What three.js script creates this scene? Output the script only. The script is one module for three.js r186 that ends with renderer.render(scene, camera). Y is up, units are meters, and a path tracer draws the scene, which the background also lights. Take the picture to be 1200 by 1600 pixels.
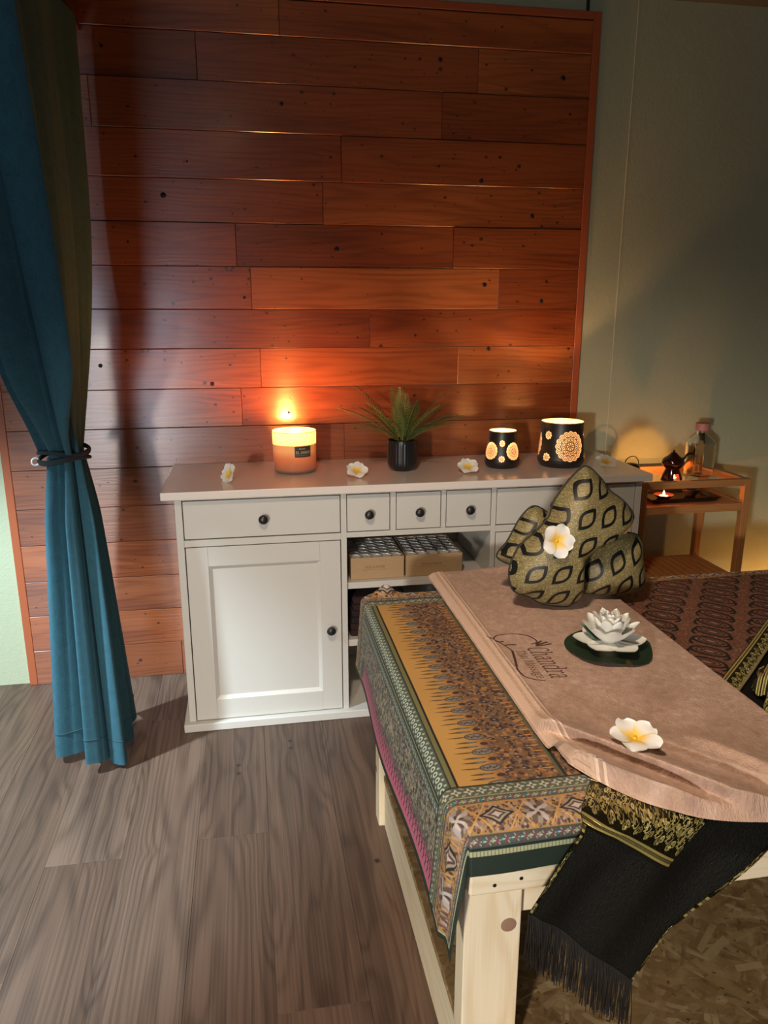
import * as THREE from 'three';
import { RoundedBoxGeometry } from 'three/addons/geometries/RoundedBoxGeometry.js';
import { RectAreaLightUniformsLib } from 'three/addons/lights/RectAreaLightUniformsLib.js';
import { mergeGeometries, mergeVertices } from 'three/addons/utils/BufferGeometryUtils.js';

// ---------------------------------------------------------------- camera, lights, exposure
const scene = new THREE.Scene();
scene.background = new THREE.Color(0x000000);
const camera = new THREE.PerspectiveCamera(67.73, 3 / 4, 0.05, 30);
camera.rotation.order = 'YXZ';
camera.position.set(0.297, 1.453, 2.985);
camera.rotation.set(-0.258, -0.1754, 0);
const renderer = new THREE.WebGLRenderer({ antialias: true });
renderer.toneMapping = THREE.LinearToneMapping;
renderer.toneMappingExposure = 1.0;
renderer.shadowMap.enabled = true;
const CANDLE = 0.72;            // candela of one flame
const ADDED_FLOOR_LAMP = { at: [-0.95, 1.25, 4.35], heads: [1.2], aim: [0.65, -0.30, 1.0], power: 24, angle: 0.53, color: 0xfff6ea };  // added unseen lamp for the inferred front light; cone keeps upper boards dark
const PENDANT = { at: [-1.5, 2.05, 1.5], aim: [-1.05, 0, 0.75], power: 50, angle: 0.66, color: 0xdcf2ff };
const ADDED_CEILING_FILL = { at: [0.25, 2.47, 2.25], aim: [0.85, 0.5, 1.35], power: 11, angle: 0.72, color: 0xffe6cc };  // added unseen fill, brightens the bed, floor and sideboard top

RectAreaLightUniformsLib.init();
const DAYLIGHT = { size: [0.95, 1.62], at: [-0.92, 0.86, 5.165], radiance: 4.2, color: 0xe6eeff };
{ const l = new THREE.RectAreaLight(DAYLIGHT.color, DAYLIGHT.radiance, ...DAYLIGHT.size); l.position.set(...DAYLIGHT.at); l.lookAt(DAYLIGHT.at[0], DAYLIGHT.at[1], 0); scene.add(l); }

// ---------------------------------------------------------------- helpers
function rng(seed) { let a = seed >>> 0; return () => { a = (a + 0x6D2B79F5) >>> 0; let t = a; t = Math.imul(t ^ (t >>> 15), t | 1); t ^= t + Math.imul(t ^ (t >>> 7), t | 61); return ((t ^ (t >>> 14)) >>> 0) / 4294967296; }; }
const lerp = (a, b, t) => a + (b - a) * t, clamp = (x, a = 0, b = 1) => Math.min(b, Math.max(a, x));
const smooth = (a, b, x) => { const t = clamp((x - a) / (b - a)); return t * t * (3 - 2 * t); };
function hash(ix, iy, s) { let h = Math.imul(ix, 374761393) ^ Math.imul(iy, 668265263) ^ Math.imul(s, 1442695041); h = Math.imul(h ^ (h >>> 13), 1274126177); return ((h ^ (h >>> 16)) >>> 0) / 4294967296; }
function vnoise(x, y, s = 0) { const ix = Math.floor(x), iy = Math.floor(y), fx = x - ix, fy = y - iy, u = fx * fx * (3 - 2 * fx), v = fy * fy * (3 - 2 * fy); return lerp(lerp(hash(ix, iy, s), hash(ix + 1, iy, s), u), lerp(hash(ix, iy + 1, s), hash(ix + 1, iy + 1, s), u), v); }
function fbm(x, y, s = 0, o = 4) { let a = 0.5, r = 0, n = 0; for (let i = 0; i < o; i++) { r += a * vnoise(x, y, s + i); n += a; a *= 0.5; x *= 2.03; y *= 2.03; } return r / n; }
const used = new Map();
function numbered(name) { const n = used.get(name) || 0; used.set(name, n + 1); return n ? `${name}_${String(n).padStart(3, '0')}` : name; }
function shade(o) { o.traverse(m => { if (m.isMesh) { m.castShadow = true; m.receiveShadow = true; } }); return o; }
function tag(o, label, category, group) { o.userData.label = label; o.userData.category = category; if (group) o.userData.group = group; return o; }
function thing(name, label, category, [x, y, z] = [0, 0, 0], turn = 0, group) { const o = new THREE.Group(); o.name = numbered(name); o.position.set(x, y, z); o.rotation.y = turn; scene.add(o); return tag(o, label, category, group); }
function plain(g) { g = g.index ? g.toNonIndexed() : g; for (const k of Object.keys(g.attributes)) if (!['position', 'normal', 'uv', 'color'].includes(k)) g.deleteAttribute(k); g.clearGroups(); return g; }
function merged(list) { if (!Array.isArray(list)) return list; const l = list.map(plain); return l.length === 1 ? l[0] : mergeGeometries(l); }
function obj(name, geo, mat, parent = scene, label) { const m = new THREE.Mesh(merged(geo), mat); m.name = parent === scene ? numbered(name) : name; m.castShadow = m.receiveShadow = true; parent.add(m); if (label) m.userData.label = label; return m; }
function struct(name, geo, mat, parent = scene) { const m = obj(name, geo, mat, parent); if (parent === scene) m.userData.kind = 'structure'; return m; }
// uv in metres by the dominant side of each face; u runs along the grain axis
function boxUV(g, grain = 'x', ou = 0, ov = 0) {
  g = plain(g); const p = g.attributes.position, n = g.attributes.normal, uv = new Float32Array(p.count * 2);
  for (let i = 0; i < p.count; i += 3) {
    const k = [0, 1, 2].map(j => Math.abs(n.getX(i + j))).reduce((a, b) => a + b), l = [0, 1, 2].map(j => Math.abs(n.getY(i + j))).reduce((a, b) => a + b), m = [0, 1, 2].map(j => Math.abs(n.getZ(i + j))).reduce((a, b) => a + b);
    const axis = k >= l && k >= m ? 'x' : l >= m ? 'y' : 'z';
    for (let j = i; j < i + 3; j++) {
      const c = { x: p.getX(j), y: p.getY(j), z: p.getZ(j) }; let a, b;
      const others = ['x', 'y', 'z'].filter(q => q !== axis);
      if (others.includes(grain)) { a = c[grain]; b = c[others.find(q => q !== grain)]; } else { a = c[others[0]]; b = c[others[1]]; }
      uv[j * 2] = a + ou; uv[j * 2 + 1] = b + ov;
    }
  }
  g.setAttribute('uv', new THREE.BufferAttribute(uv, 2)); return g;
}
function box(x0, x1, y0, y1, z0, z1, r = 0.002, grain) { const g = new RoundedBoxGeometry(x1 - x0, y1 - y0, z1 - z0, 1, Math.min(r, (x1 - x0) / 2.1, (y1 - y0) / 2.1, (z1 - z0) / 2.1)); g.translate((x0 + x1) / 2, (y0 + y1) / 2, (z0 + z1) / 2); return boxUV(g, grain || 'x'); }
function lathe(pts, seg = 48) { return new THREE.LatheGeometry(pts.map(p => new THREE.Vector2(p[0], p[1])), seg); }
function tube(pts, r, seg = 24, rad = 6, closed = false) { return new THREE.TubeGeometry(new THREE.CatmullRomCurve3(pts.map(p => new THREE.Vector3(...p)), closed), seg, r, rad, closed); }
// a grid surface from f(u,v) -> [x,y,z], uv from h(u,v)
function sheet(nu, nv, f, h, keep) {
  const pos = [], uv = [], idx = [];
  for (let j = 0; j <= nv; j++) for (let i = 0; i <= nu; i++) { const u = i / nu, v = j / nv; pos.push(...f(u, v)); uv.push(...(h ? h(u, v) : [u, v])); }
  for (let j = 0; j < nv; j++) for (let i = 0; i < nu; i++) { if (keep && !keep((i + .5) / nu, (j + .5) / nv)) continue; const a = j * (nu + 1) + i, b = a + 1, c = a + nu + 1, d = c + 1; idx.push(a, b, d, a, d, c); }
  const g = new THREE.BufferGeometry(); g.setAttribute('position', new THREE.Float32BufferAttribute(pos, 3)); g.setAttribute('uv', new THREE.Float32BufferAttribute(uv, 2)); g.setIndex(idx); g.computeVertexNormals(); return g;
}
function dataTex(w, h, fn, color = true) {
  const d = new Uint8Array(w * h * 4);
  for (let y = 0; y < h; y++) for (let x = 0; x < w; x++) { const c = fn(x, y), i = (y * w + x) * 4; if (typeof c === 'number') d[i] = d[i + 1] = d[i + 2] = clamp(c) * 255; else { d[i] = clamp(c[0]) * 255; d[i + 1] = clamp(c[1]) * 255; d[i + 2] = clamp(c[2]) * 255; } d[i + 3] = 255; }
  const t = new THREE.DataTexture(d, w, h, THREE.RGBAFormat); t.magFilter = THREE.LinearFilter; t.minFilter = THREE.LinearMipmapLinearFilter; t.generateMipmaps = true;
  t.wrapS = t.wrapT = THREE.MirroredRepeatWrapping; if (color) t.colorSpace = THREE.SRGBColorSpace; t.needsUpdate = true; return t;
}
function canvasTex(w, h, draw, color = true) { const c = document.createElement('canvas'); c.width = w; c.height = h; const x = c.getContext('2d'); draw(x, w, h); const t = new THREE.CanvasTexture(c); if (color) t.colorSpace = THREE.SRGBColorSpace; t.wrapS = t.wrapT = THREE.RepeatWrapping; return t; }
const std = (o) => new THREE.MeshStandardMaterial(o), phys = (o) => new THREE.MeshPhysicalMaterial(o);
const lin = (r, g, b) => new THREE.Color().setRGB(r, g, b);
const mix3 = (a, b, t) => [lerp(a[0], b[0], t), lerp(a[1], b[1], t), lerp(a[2], b[2], t)];

// ---------------------------------------------------------------- wood textures (colour and relief of the grain)
// lu x lv metres on w x h pixels; light / dark are sRGB 0..1
function woodPair(w, h, lu, lv, seed, o) {
  const r = rng(seed), knots = [], specks = [];
  for (let i = 0; i < (o.knots || 0); i++) knots.push([r() * lu, r() * lv, (o.knotSize || .012) * (.5 + r() * .8)]);
  for (let i = 0; i < (o.specks || 0); i++) specks.push([r() * lu, r() * lv, .0012 + r() * r() * .0032]);
  const heart = lv * (.2 + r() * .6), ph = r() * 10, hgt = new Float32Array(w * h), col = new Float32Array(w * h * 3);
  for (let y = 0; y < h; y++) for (let x = 0; x < w; x++) {
    const X = x / w * lu, Y = y / h * lv; let Yw = Y, kd = 0;
    for (const [kx, ky, kr] of knots) { const dx = (X - kx) / 3.2, dy = Y - ky, q = Math.exp(-(dx * dx + dy * dy) / (kr * kr * 3)); Yw += Math.sign(dy || 1) * q * kr * .9; kd = Math.max(kd, smooth(kr * 1.0, kr * .35, Math.hypot(X - kx, (Y - ky) * 1.15) + .35 * kr * (vnoise(X * 300, Y * 300, 5) - .5))); }
    const wv = (fbm(X * 1.6 + ph, Yw * 9, seed, 3) - .5) * lv * (o.wave || .5);
    const d = Yw - heart + wv, ring = Math.sqrt(d * d * (o.flat || 1) + Math.pow((X - lu * .5 + ph * .02) * (o.cone || .05), 2));
    let g = .5 + .5 * Math.sin(ring * (o.freq || 420) + 2.2 * fbm(X * 3, Yw * 30, seed + 7, 2)); g = Math.pow(g, 2.2);
    const streak = fbm(X * (o.sx || 7), Yw * (o.sy || 700), seed + 3, 2), big = fbm(X * 2.2, Y * 10, seed + 11, 3);
    let t = clamp(g * (o.ring ?? .5) + (streak - .5) * (o.streak ?? .8) + (big - .5) * (o.big ?? .9) + .25);
    let c = mix3(o.light, o.dark, t);
    if (kd > 0) c = mix3(c, o.knot || [.1, .05, .03], kd * .85);
    let hh = .6 - g * .28 - (streak - .5) * .5 - kd * .2;
    for (const [sx, sy, sr] of specks) { const q = Math.abs(X - sx) < .012 && Math.abs(Y - sy) < .012 ? Math.hypot((X - sx) * .8, Y - sy) : 1; if (q < sr * 2.2) { const s = smooth(sr * 1.35, sr * .7, q); c = mix3(c, [.035, .02, .015], s); c = mix3(c, [.12, .06, .03], .25 * smooth(sr * 2.2, sr, q)); hh = lerp(hh, 0, s); } }
    const i = y * w + x; hgt[i] = hh; col.set(c, i * 3);
  }
  return { map: dataTex(w, h, (x, y) => { const i = (y * w + x) * 3; return [col[i], col[i + 1], col[i + 2]]; }), bump: dataTex(w, h, (x, y) => hgt[y * w + x], false) };
}
const setRep = (p, lu, lv) => { for (const t of [p.map, p.bump]) t.repeat.set(1 / lu, 1 / lv); return p; };
// wall planks: reddish stained pine
const panelMats = [];
for (let i = 0; i < 5; i++) {
  const p = setRep(woodPair(900, 150, 1.5, .15, 100 + i * 17, { light: [.66, .385, .20], dark: [.43, .20, .085], knot: [.16, .07, .04], knots: 2 + (i % 3), knotSize: .008, specks: 28, freq: 420, ring: .30, streak: .62, big: 1.1, wave: .6, flat: 1 }), 1.5, .15);
  panelMats.push([0xffffff, 0xf0dcd2, 0xdccac4].map(c => phys({ map: p.map, bumpMap: p.bump, bumpScale: .00035, color: c, roughness: .33, ior: 1.85, anisotropy: .7, anisotropyRotation: Math.PI / 2, clearcoat: 1, clearcoatRoughness: .17 })));
}
const glarePlank = panelMats[3].map(m => { const c = m.clone(); c.color.set(0xe2d4dc); c.roughness = .36; return c; });  // pale grey tint paints a glare reflection onto this board row
// floor boards: grey brown oak
const floorMats = [];
for (let i = 0; i < 5; i++) {
  const p = setRep(woodPair(1100, 160, 1.38, .2, 300 + i * 31, { light: [.425, .345, .29], dark: [.255, .195, .16], knot: [.15, .105, .085], knots: 1 + (i % 2), knotSize: .014, freq: 230, ring: .36, streak: .75, big: .95, sx: 2.2, sy: 420, wave: 1.1, flat: .8, cone: .07 }), 1.38, .2);
  floorMats.push([0xffffff, 0xece6e2].map(c => std({ map: p.map, bumpMap: p.bump, bumpScale: .0004, color: c, roughness: .5 })));
}
const pineP = setRep(woodPair(900, 160, 1.2, .2, 611, { light: [.93, .88, .77], dark: [.86, .77, .62], knot: [.50, .33, .22], knots: 3, knotSize: .012, freq: 300, ring: .45, streak: .35, big: .5, wave: .7 }), 1.2, .2);
const pine = std({ map: pineP.map, bumpMap: pineP.bump, bumpScale: .0005, roughness: .7 });
const bambooP = setRep(woodPair(600, 120, .6, .12, 700, { light: [.74, .52, .31], dark: [.60, .39, .21], freq: 700, ring: .3, streak: .6, big: .4 }), .6, .12);
const bamboo = std({ map: bambooP.map, bumpMap: bambooP.bump, bumpScale: .0003, roughness: .5 });
const beamP = setRep(woodPair(500, 100, 1, .2, 740, { light: [.42, .24, .13], dark: [.26, .12, .06], freq: 400 }), 1, .2);
const beamWood = std({ map: beamP.map, roughness: .55 }), trimWood = phys({ map: beamP.map, color: 0xffc8a0, roughness: .4, clearcoat: .3, clearcoatRoughness: .3 });
const redTrim = phys({ color: lin(.34, .085, .03), roughness: .4, clearcoat: .4, clearcoatRoughness: .25 });
// OSB: pressed flakes
const osbTex = canvasTex(1024, 1024, (x, w, h) => {
  const r = rng(88); x.fillStyle = '#8f7148'; x.fillRect(0, 0, w, h);
  const cols = ['#a98a5c', '#9b7b4d', '#b3966a', '#876640', '#7a5a36', '#c0a679', '#94764a', '#a3835a'];
  for (let i = 0; i < 2600; i++) { x.save(); x.translate(r() * w, r() * h); x.rotate((r() - .5) * 2.6); x.globalAlpha = .35 + r() * .5; x.fillStyle = cols[(r() * cols.length) | 0]; const L = 40 + r() * 90, W = 6 + r() * 22; x.beginPath(); x.moveTo(-L / 2, -W / 2); x.lineTo(L / 2 - 8 * r(), -W / 2 + 4 * r()); x.lineTo(L / 2, W / 2); x.lineTo(-L / 2 + 8 * r(), W / 2 - 3 * r()); x.fill(); x.restore(); }
  for (let i = 0; i < 160; i++) { x.save(); x.translate(r() * w, r() * h); x.rotate(r() * 3); x.globalAlpha = .5 + .4 * r(); x.fillStyle = '#3d2713'; x.fillRect(0, 0, 3 + r() * 9, 2 + r() * 4); x.restore(); }
});
osbTex.repeat.set(1 / .75, 1 / .75); const osb = std({ map: osbTex, bumpMap: osbTex, bumpScale: .0012, roughness: .62 });

// plain materials
const noiseBump = dataTex(256, 256, (x, y) => .5 * fbm(x / 9, y / 9, 4, 3) + .5 * vnoise(x / 1.6, y / 1.6, 8), false);
const clothBump = dataTex(256, 256, (x, y) => .35 + .3 * ((x >> 1) % 2 ^ (y >> 1) % 2) + .35 * vnoise(x / 2, y / 2, 2), false); clothBump.wrapS = clothBump.wrapT = THREE.RepeatWrapping;
const rep = (t, u, v) => { const c = t.clone(); c.repeat.set(u, v); c.needsUpdate = true; return c; };
const plaster = std({ color: lin(.375, .41, .275), roughness: .78, bumpMap: rep(noiseBump, 2.2, 2.2), bumpScale: .0012 });
const plasterPlain = std({ color: lin(.36, .40, .285), roughness: .8 });
const ceilingPaint = std({ color: lin(.10, .10, .085), roughness: .8 });
const whitePaint = phys({ color: lin(.57, .55, .50), roughness: .42, bumpMap: rep(noiseBump, 6, 6), bumpScale: .0002 });
const warmedTopPaint = phys({ color: lin(.74, .66, .59), roughness: .3, clearcoat: .8, clearcoatRoughness: .16, bumpMap: rep(noiseBump, 5, 5), bumpScale: .00025 });  // white paint tinted pinkish to stand for warm candle and panel reflections
const cavity = std({ color: lin(.50, .48, .44), roughness: .6 });
const blackMetal = std({ color: lin(.012, .011, .011), roughness: .45 });
const flameMat = std({ color: 0x000000, emissive: lin(1, .68, .30), emissiveIntensity: 7 });
const glass = phys({ color: 0xffffff, roughness: .03, transmission: 1, thickness: 0, ior: 1.45 });

// ---------------------------------------------------------------- room shell
const X0 = -2.7, X1 = 3.6, Z1 = 5.2, H = 2.575;
struct('floor', box(X0 - .1, X1 + .1, -.12, -.006, -.13, Z1 + .1, .001), std({ color: lin(.06, .05, .045), roughness: .8 }));
const floorObj = scene.getObjectByName('floor');
function plankGeo(w, h, d, c) { // lies in xy, face towards +z, front edges chamfered; uv in metres
  const V = [[0, 0, 0], [w, 0, 0], [w, h, 0], [0, h, 0], [0, 0, d - c], [w, 0, d - c], [w, h, d - c], [0, h, d - c], [c, c, d], [w - c, c, d], [w - c, h - c, d], [c, h - c, d]];
  const Q = [[8, 9, 10, 11], [4, 5, 9, 8], [5, 6, 10, 9], [6, 7, 11, 10], [7, 4, 8, 11], [0, 1, 5, 4], [1, 2, 6, 5], [2, 3, 7, 6], [3, 0, 4, 7], [3, 2, 1, 0]];
  const pos = [], uv = []; for (const q of Q) for (const k of [0, 1, 2, 0, 2, 3]) { const v = V[q[k]]; pos.push(...v); uv.push(v[0], v[1]); }
  const g = new THREE.BufferGeometry(); g.setAttribute('position', new THREE.Float32BufferAttribute(pos, 3)); g.setAttribute('uv', new THREE.Float32BufferAttribute(uv, 2)); g.computeVertexNormals(); return g;
}
function shiftUV(g, du, dv) { const u = g.attributes.uv; for (let i = 0; i < u.count; i++) u.setXY(i, u.getX(i) + du, u.getY(i) + dv); return g; }
{
  const r = rng(41), W = .2, L = 1.38;
  const variants = [0, 1, 2].map(i => { const g = shiftUV(plankGeo(L - .0004, W - .0004, .006, .0003), i * .33, 0); g.rotateX(-Math.PI / 2); g.rotateY(Math.PI / 2); return g; }); // length along -z, width along x
  for (let i = 0; X0 + i * W < X1; i++) { const off = r() * L; for (let z = Z1 + off; z > 0; z -= L) { if (z - L > Z1) continue; const m = obj('plank', variants[(r() * 3) | 0], floorMats[(r() * 5) | 0][(r() * 2) | 0], floorObj); m.position.set(X0 + i * W + W, -.0062, z); if (r() < .5) { m.rotation.y = Math.PI; m.position.set(X0 + i * W, -.0062, z - L); } } }
}
struct('wall_back', boxUV(new THREE.BoxGeometry(X1 - X0 + .2, H + .1, .1).translate((X0 + X1) / 2, H / 2 - .03, -.072)), plaster);
struct('wall_left', box(X0 - .1, X0, -.02, H, -.02, Z1), plasterPlain);
struct('wall_right', box(X1, X1 + .1, -.02, H, -.02, Z1), plasterPlain);
struct('wall_front', box(X0 - .1, X1 + .1, -.02, H, Z1, Z1 + .1), plasterPlain);
{ // glazed shop door behind the viewer, daylight on its frosted panes
  const [w, h] = DAYLIGHT.size, [x, y] = DAYLIGHT.at, d = struct('door_1', [box(x - w / 2 - .07, x - w / 2, 0, y + h / 2 + .08, Z1 - .045, Z1 - .001), box(x + w / 2, x + w / 2 + .07, 0, y + h / 2 + .08, Z1 - .045, Z1 - .001), box(x - w / 2, x + w / 2, y + h / 2, y + h / 2 + .08, Z1 - .045, Z1 - .001), box(x - w / 2, x + w / 2, 0, .045, Z1 - .045, Z1 - .001)], std({ color: lin(.5, .5, .48), roughness: .5 }));
  obj('pane', box(x - w / 2, x + w / 2, .045, y + h / 2, Z1 - .03, Z1 - .02, .001), std({ color: lin(.6, .6, .6), emissive: 0xe6eeff, emissiveIntensity: 1, roughness: .4 }), d, 'frosted pane lit by daylight');
}
struct('ceiling', box(X0 - .1, X1 + .1, H, H + .1, -.12, Z1 + .1), ceilingPaint);
struct('trim_1', box(1.7895, 1.7935, 0, H, -.024, -.0195, .0015), std({ color: lin(.52, .54, .40), roughness: .7 }));

// ---------------------------------------------------------------- wood panelling on the back wall
{
  const t = thing('wood_panelling', 'large panelling of horizontal reddish brown stained pine boards covering the wall behind the sideboard', 'wall panelling', [0, 0, -.022]);
  const xl = -.585, xr = 1.61, rows = [0, .146, .292, .434, .58, .723, .874, 1.023, 1.169, 1.317, 1.459, 1.611, 1.761, 1.907, 2.064, 2.222, 2.372, 2.484], r = rng(9);
  const planks = [];
  for (let j = 0; j < rows.length - 1; j++) {
    const y0 = rows[j], h = rows[j + 1] - y0 - .0016; let x = xl, first = true;
    while (x < xr - .01) {
      let L = first ? .35 + r() * 1.1 : .7 + r() * .9; first = false; if (xr - x - L < .3) L = xr - x; if (j === 2 && x < -.3) L = .85;
      const geo = shiftUV(plankGeo(L - .0008, h, .019 + r() * .0025, .0016), r() * 3, 0);
      const mats = j === 2 && x < -.3 ? glarePlank : panelMats[(r() * 5) | 0]; const m = obj('plank', geo, mats[(r() * 3) | 0], t); m.position.set(x, y0, 0); m.rotation.x = (r() - .5) * .012; m.rotation.y = (r() - .5) * .0022; planks.push([x, x + L, y0, y0 + h, m]); x += L;
    }
  }
  // round dark knots standing out of the boards
  const knotGeo = lathe([[0, .0022], [.004, .002], [.0075, .001], [.0088, -.001]], 14); knotGeo.rotateX(Math.PI / 2); const knotMat = std({ color: lin(.008, .006, .005), roughness: .5 });
  for (const [kx, ky, s] of [[-.232, 1.258, 1], [.166, 1.185, 1.05], [.033, 1.848, 1.15], [.459, 2.158, .9], [1.032, 2.326, 1], [1.198, 1.925, 1], [1.407, 1.804, 1], [1.224, 1.55, 1.1], [1.461, 1.488, .9], [1.248, 1.306, 1], [1.502, 2.288, 1.05], [.647, 1.673, 1], [.122, 1.961, .7], [-.134, 2.31, .6], [.45, 1.07, .6], [.3, 1.5, .6], [.95, 1.36, .55], [-.1, 1.69, .5]]) {
    const p = planks.find(p => kx > p[0] && kx < p[1] && ky > p[2] && ky < p[3]); if (!p) continue; const k = obj('knot', knotGeo, knotMat, p[4]); k.scale.setScalar(s); k.position.set(kx - p[0], ky - p[2], .0205);
  }
  obj('edge_trim', box(xl - .03, xl, 0, 2.514, 0, .0216, .003, 'y'), redTrim, t, 'narrow red brown edge strip');
  obj('edge_trim', box(xr, xr + .03, 0, 2.514, 0, .0216, .003, 'y'), redTrim, t, 'narrow red brown edge strip');
  obj('edge_trim', box(xl, xr, 2.486, 2.514, 0, .0216, .003, 'x'), redTrim, t, 'narrow red brown edge strip');
}
tag(obj('cable', tube([[1.588, 2.514, -.012], [1.587, 2.545, -.012], [1.588, 2.575, -.012]], .006, 12, 8), blackMetal), 'short black cable running from the top of the wood panelling to the ceiling', 'cable');

// ---------------------------------------------------------------- curtain, its rail board and tieback
const tealTex = dataTex(256, 256, (x, y) => { const n = .82 + .16 * vnoise(x / 1.3, y / 14, 3) + .16 * vnoise(x / 14, y / 1.3, 6) + .12 * (fbm(x / 30, y / 30, 5, 2) - .5); return [.155 * n, .335 * n, .395 * n]; }); tealTex.repeat.set(9, 9);
const teal = std({ map: tealTex, bumpMap: rep(clothBump, 10, 10), bumpScale: .0005, roughness: .92, side: THREE.DoubleSide });
const tealStitch = std({ color: lin(.02, .06, .08), roughness: .9 });
const CT = 1.04, CH = 2.345;
const PATHS = { tie: [[-.216, .535], [-.196, .680], [-.306, .615]], top: [[-.200, .12], [-.185, 1.34], [-.275, 1.12]], hem: [[-.172, .315], [-.146, .75], [-.402, .535]] };
function curtain(w, y) { // w 0 (edge towards the wall) .. 1 (leading edge)
  const up = y >= CT, v = up ? (y - CT) / (CH - CT) : (CT - y) / CT, s = up ? Math.pow(v, .72) : Math.pow(v, .8), near = 1 - smooth(0, .22, v), E = up ? PATHS.top : PATHS.hem;
  const p = PATHS.tie.map((q, i) => { const k = up && i === 0 ? smooth(0, .75, Math.pow(v, .6)) : s; return [lerp(q[0], E[i][0], k), lerp(q[1], E[i][1], k)]; });
  const b = i => (1 - w) ** 3 * p[0][i] + 3 * w * (1 - w) * p[1][i] + w ** 3 * p[2][i], d = i => -3 * (1 - w) ** 2 * p[0][i] + 3 * (1 - 2 * w) * p[1][i] + 3 * w * w * p[2][i];
  let nx = d(1), nz = -d(0); const L = Math.hypot(nx, nz); nx /= L; nz /= L;
  const lead = smooth(.3, .62, w), ph = w * (up ? 34 : 32) + 2.2 * Math.sin(w * 5.3) + (up ? .9 * v : -1.1 * v), amp = lerp(lerp(.008, up ? .011 : .021, 1 - near), lerp(.020, up ? .078 : .040, 1 - near), lead);
  const f = Math.sin(ph), a = amp * (f > 0 ? Math.pow(f, .8) : -Math.pow(-f, 2.2) * 1.3) + .004 * Math.sin(w * 71 + y * 3) * (1 - near);
  return [b(0) + nx * a, y, b(1) + nz * a];
}
{
  const t = thing('curtain', 'long teal blue linen curtain gathered by a cord beside the wood panelling', 'curtain', [0, 0, 0]);
  const hem = w => .030 + .016 * Math.sin(w * 11) * Math.sin(w * 3) + .006 * w;
  obj('fabric', sheet(260, 150, (w, v) => { const y0 = hem(w); return curtain(w, lerp(y0, CH, v)); }, (w, v) => [w * 1.6, v * 2.35]), teal, t);
  const st = []; for (let i = 0; i <= 140; i++) { const w = i / 140; const p = curtain(w, hem(w) + .085); st.push(p); }
  obj('hem_stitch', tube(st, .0022, 420, 4), tealStitch, t);
  const c = thing('tieback', 'dark braided cord looped around the curtain waist with a small white ring', 'curtain tieback', [0, 0, 0]);
  const cordMat = std({ color: lin(.018, .028, .033), roughness: .85, bumpMap: rep(noiseBump, 30, 4), bumpScale: .002 });
  for (let k = 0; k < 3; k++) { const pts = []; for (let i = 0; i < 26; i++) { const a = i / 26 * Math.PI * 2; pts.push([-.251 + .070 * Math.cos(a), CT - .012 + k * .011 + .010 * Math.sin(a * (k === 1 ? 1 : 2) + k * 2) * (k === 1 ? 1.3 : .7), .605 + .086 * Math.sin(a)]); } obj('cord', tube(pts, .0055, 70, 7, true), cordMat, c); }
  const ring = new THREE.TorusGeometry(.0105, .003, 8, 24); ring.rotateY(.4); ring.translate(-.326, CT - .016, .635); obj('ring', ring, std({ color: lin(.8, .8, .78), roughness: .4 }), c, 'white ring');
  const b = thing('curtain_rail', 'dark wooden board under the ceiling carrying the curtain track', 'curtain rail', [0, 0, 0]);
  obj('board', box(-.222, -.198, 2.352, H - .001, -.0005, 2.4, .002, 'z'), beamWood, b);
  obj('track', box(-.275, -.235, 2.352, 2.378, .0, 2.4, .003, 'z'), std({ color: lin(.33, .22, .14), roughness: .5 }), b);
  obj('bracket', box(-.275, -.222, 2.378, 2.39, .3, .34), blackMetal, b); obj('bracket', box(-.275, -.222, 2.378, 2.39, 1.5, 1.54), blackMetal, b);
  obj('end_stop', box(-.272, -.238, 2.338, 2.352, .50, .53, .003), std({ color: lin(.75, .75, .75), roughness: .4 }), b, 'white plastic glider');
}

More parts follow.
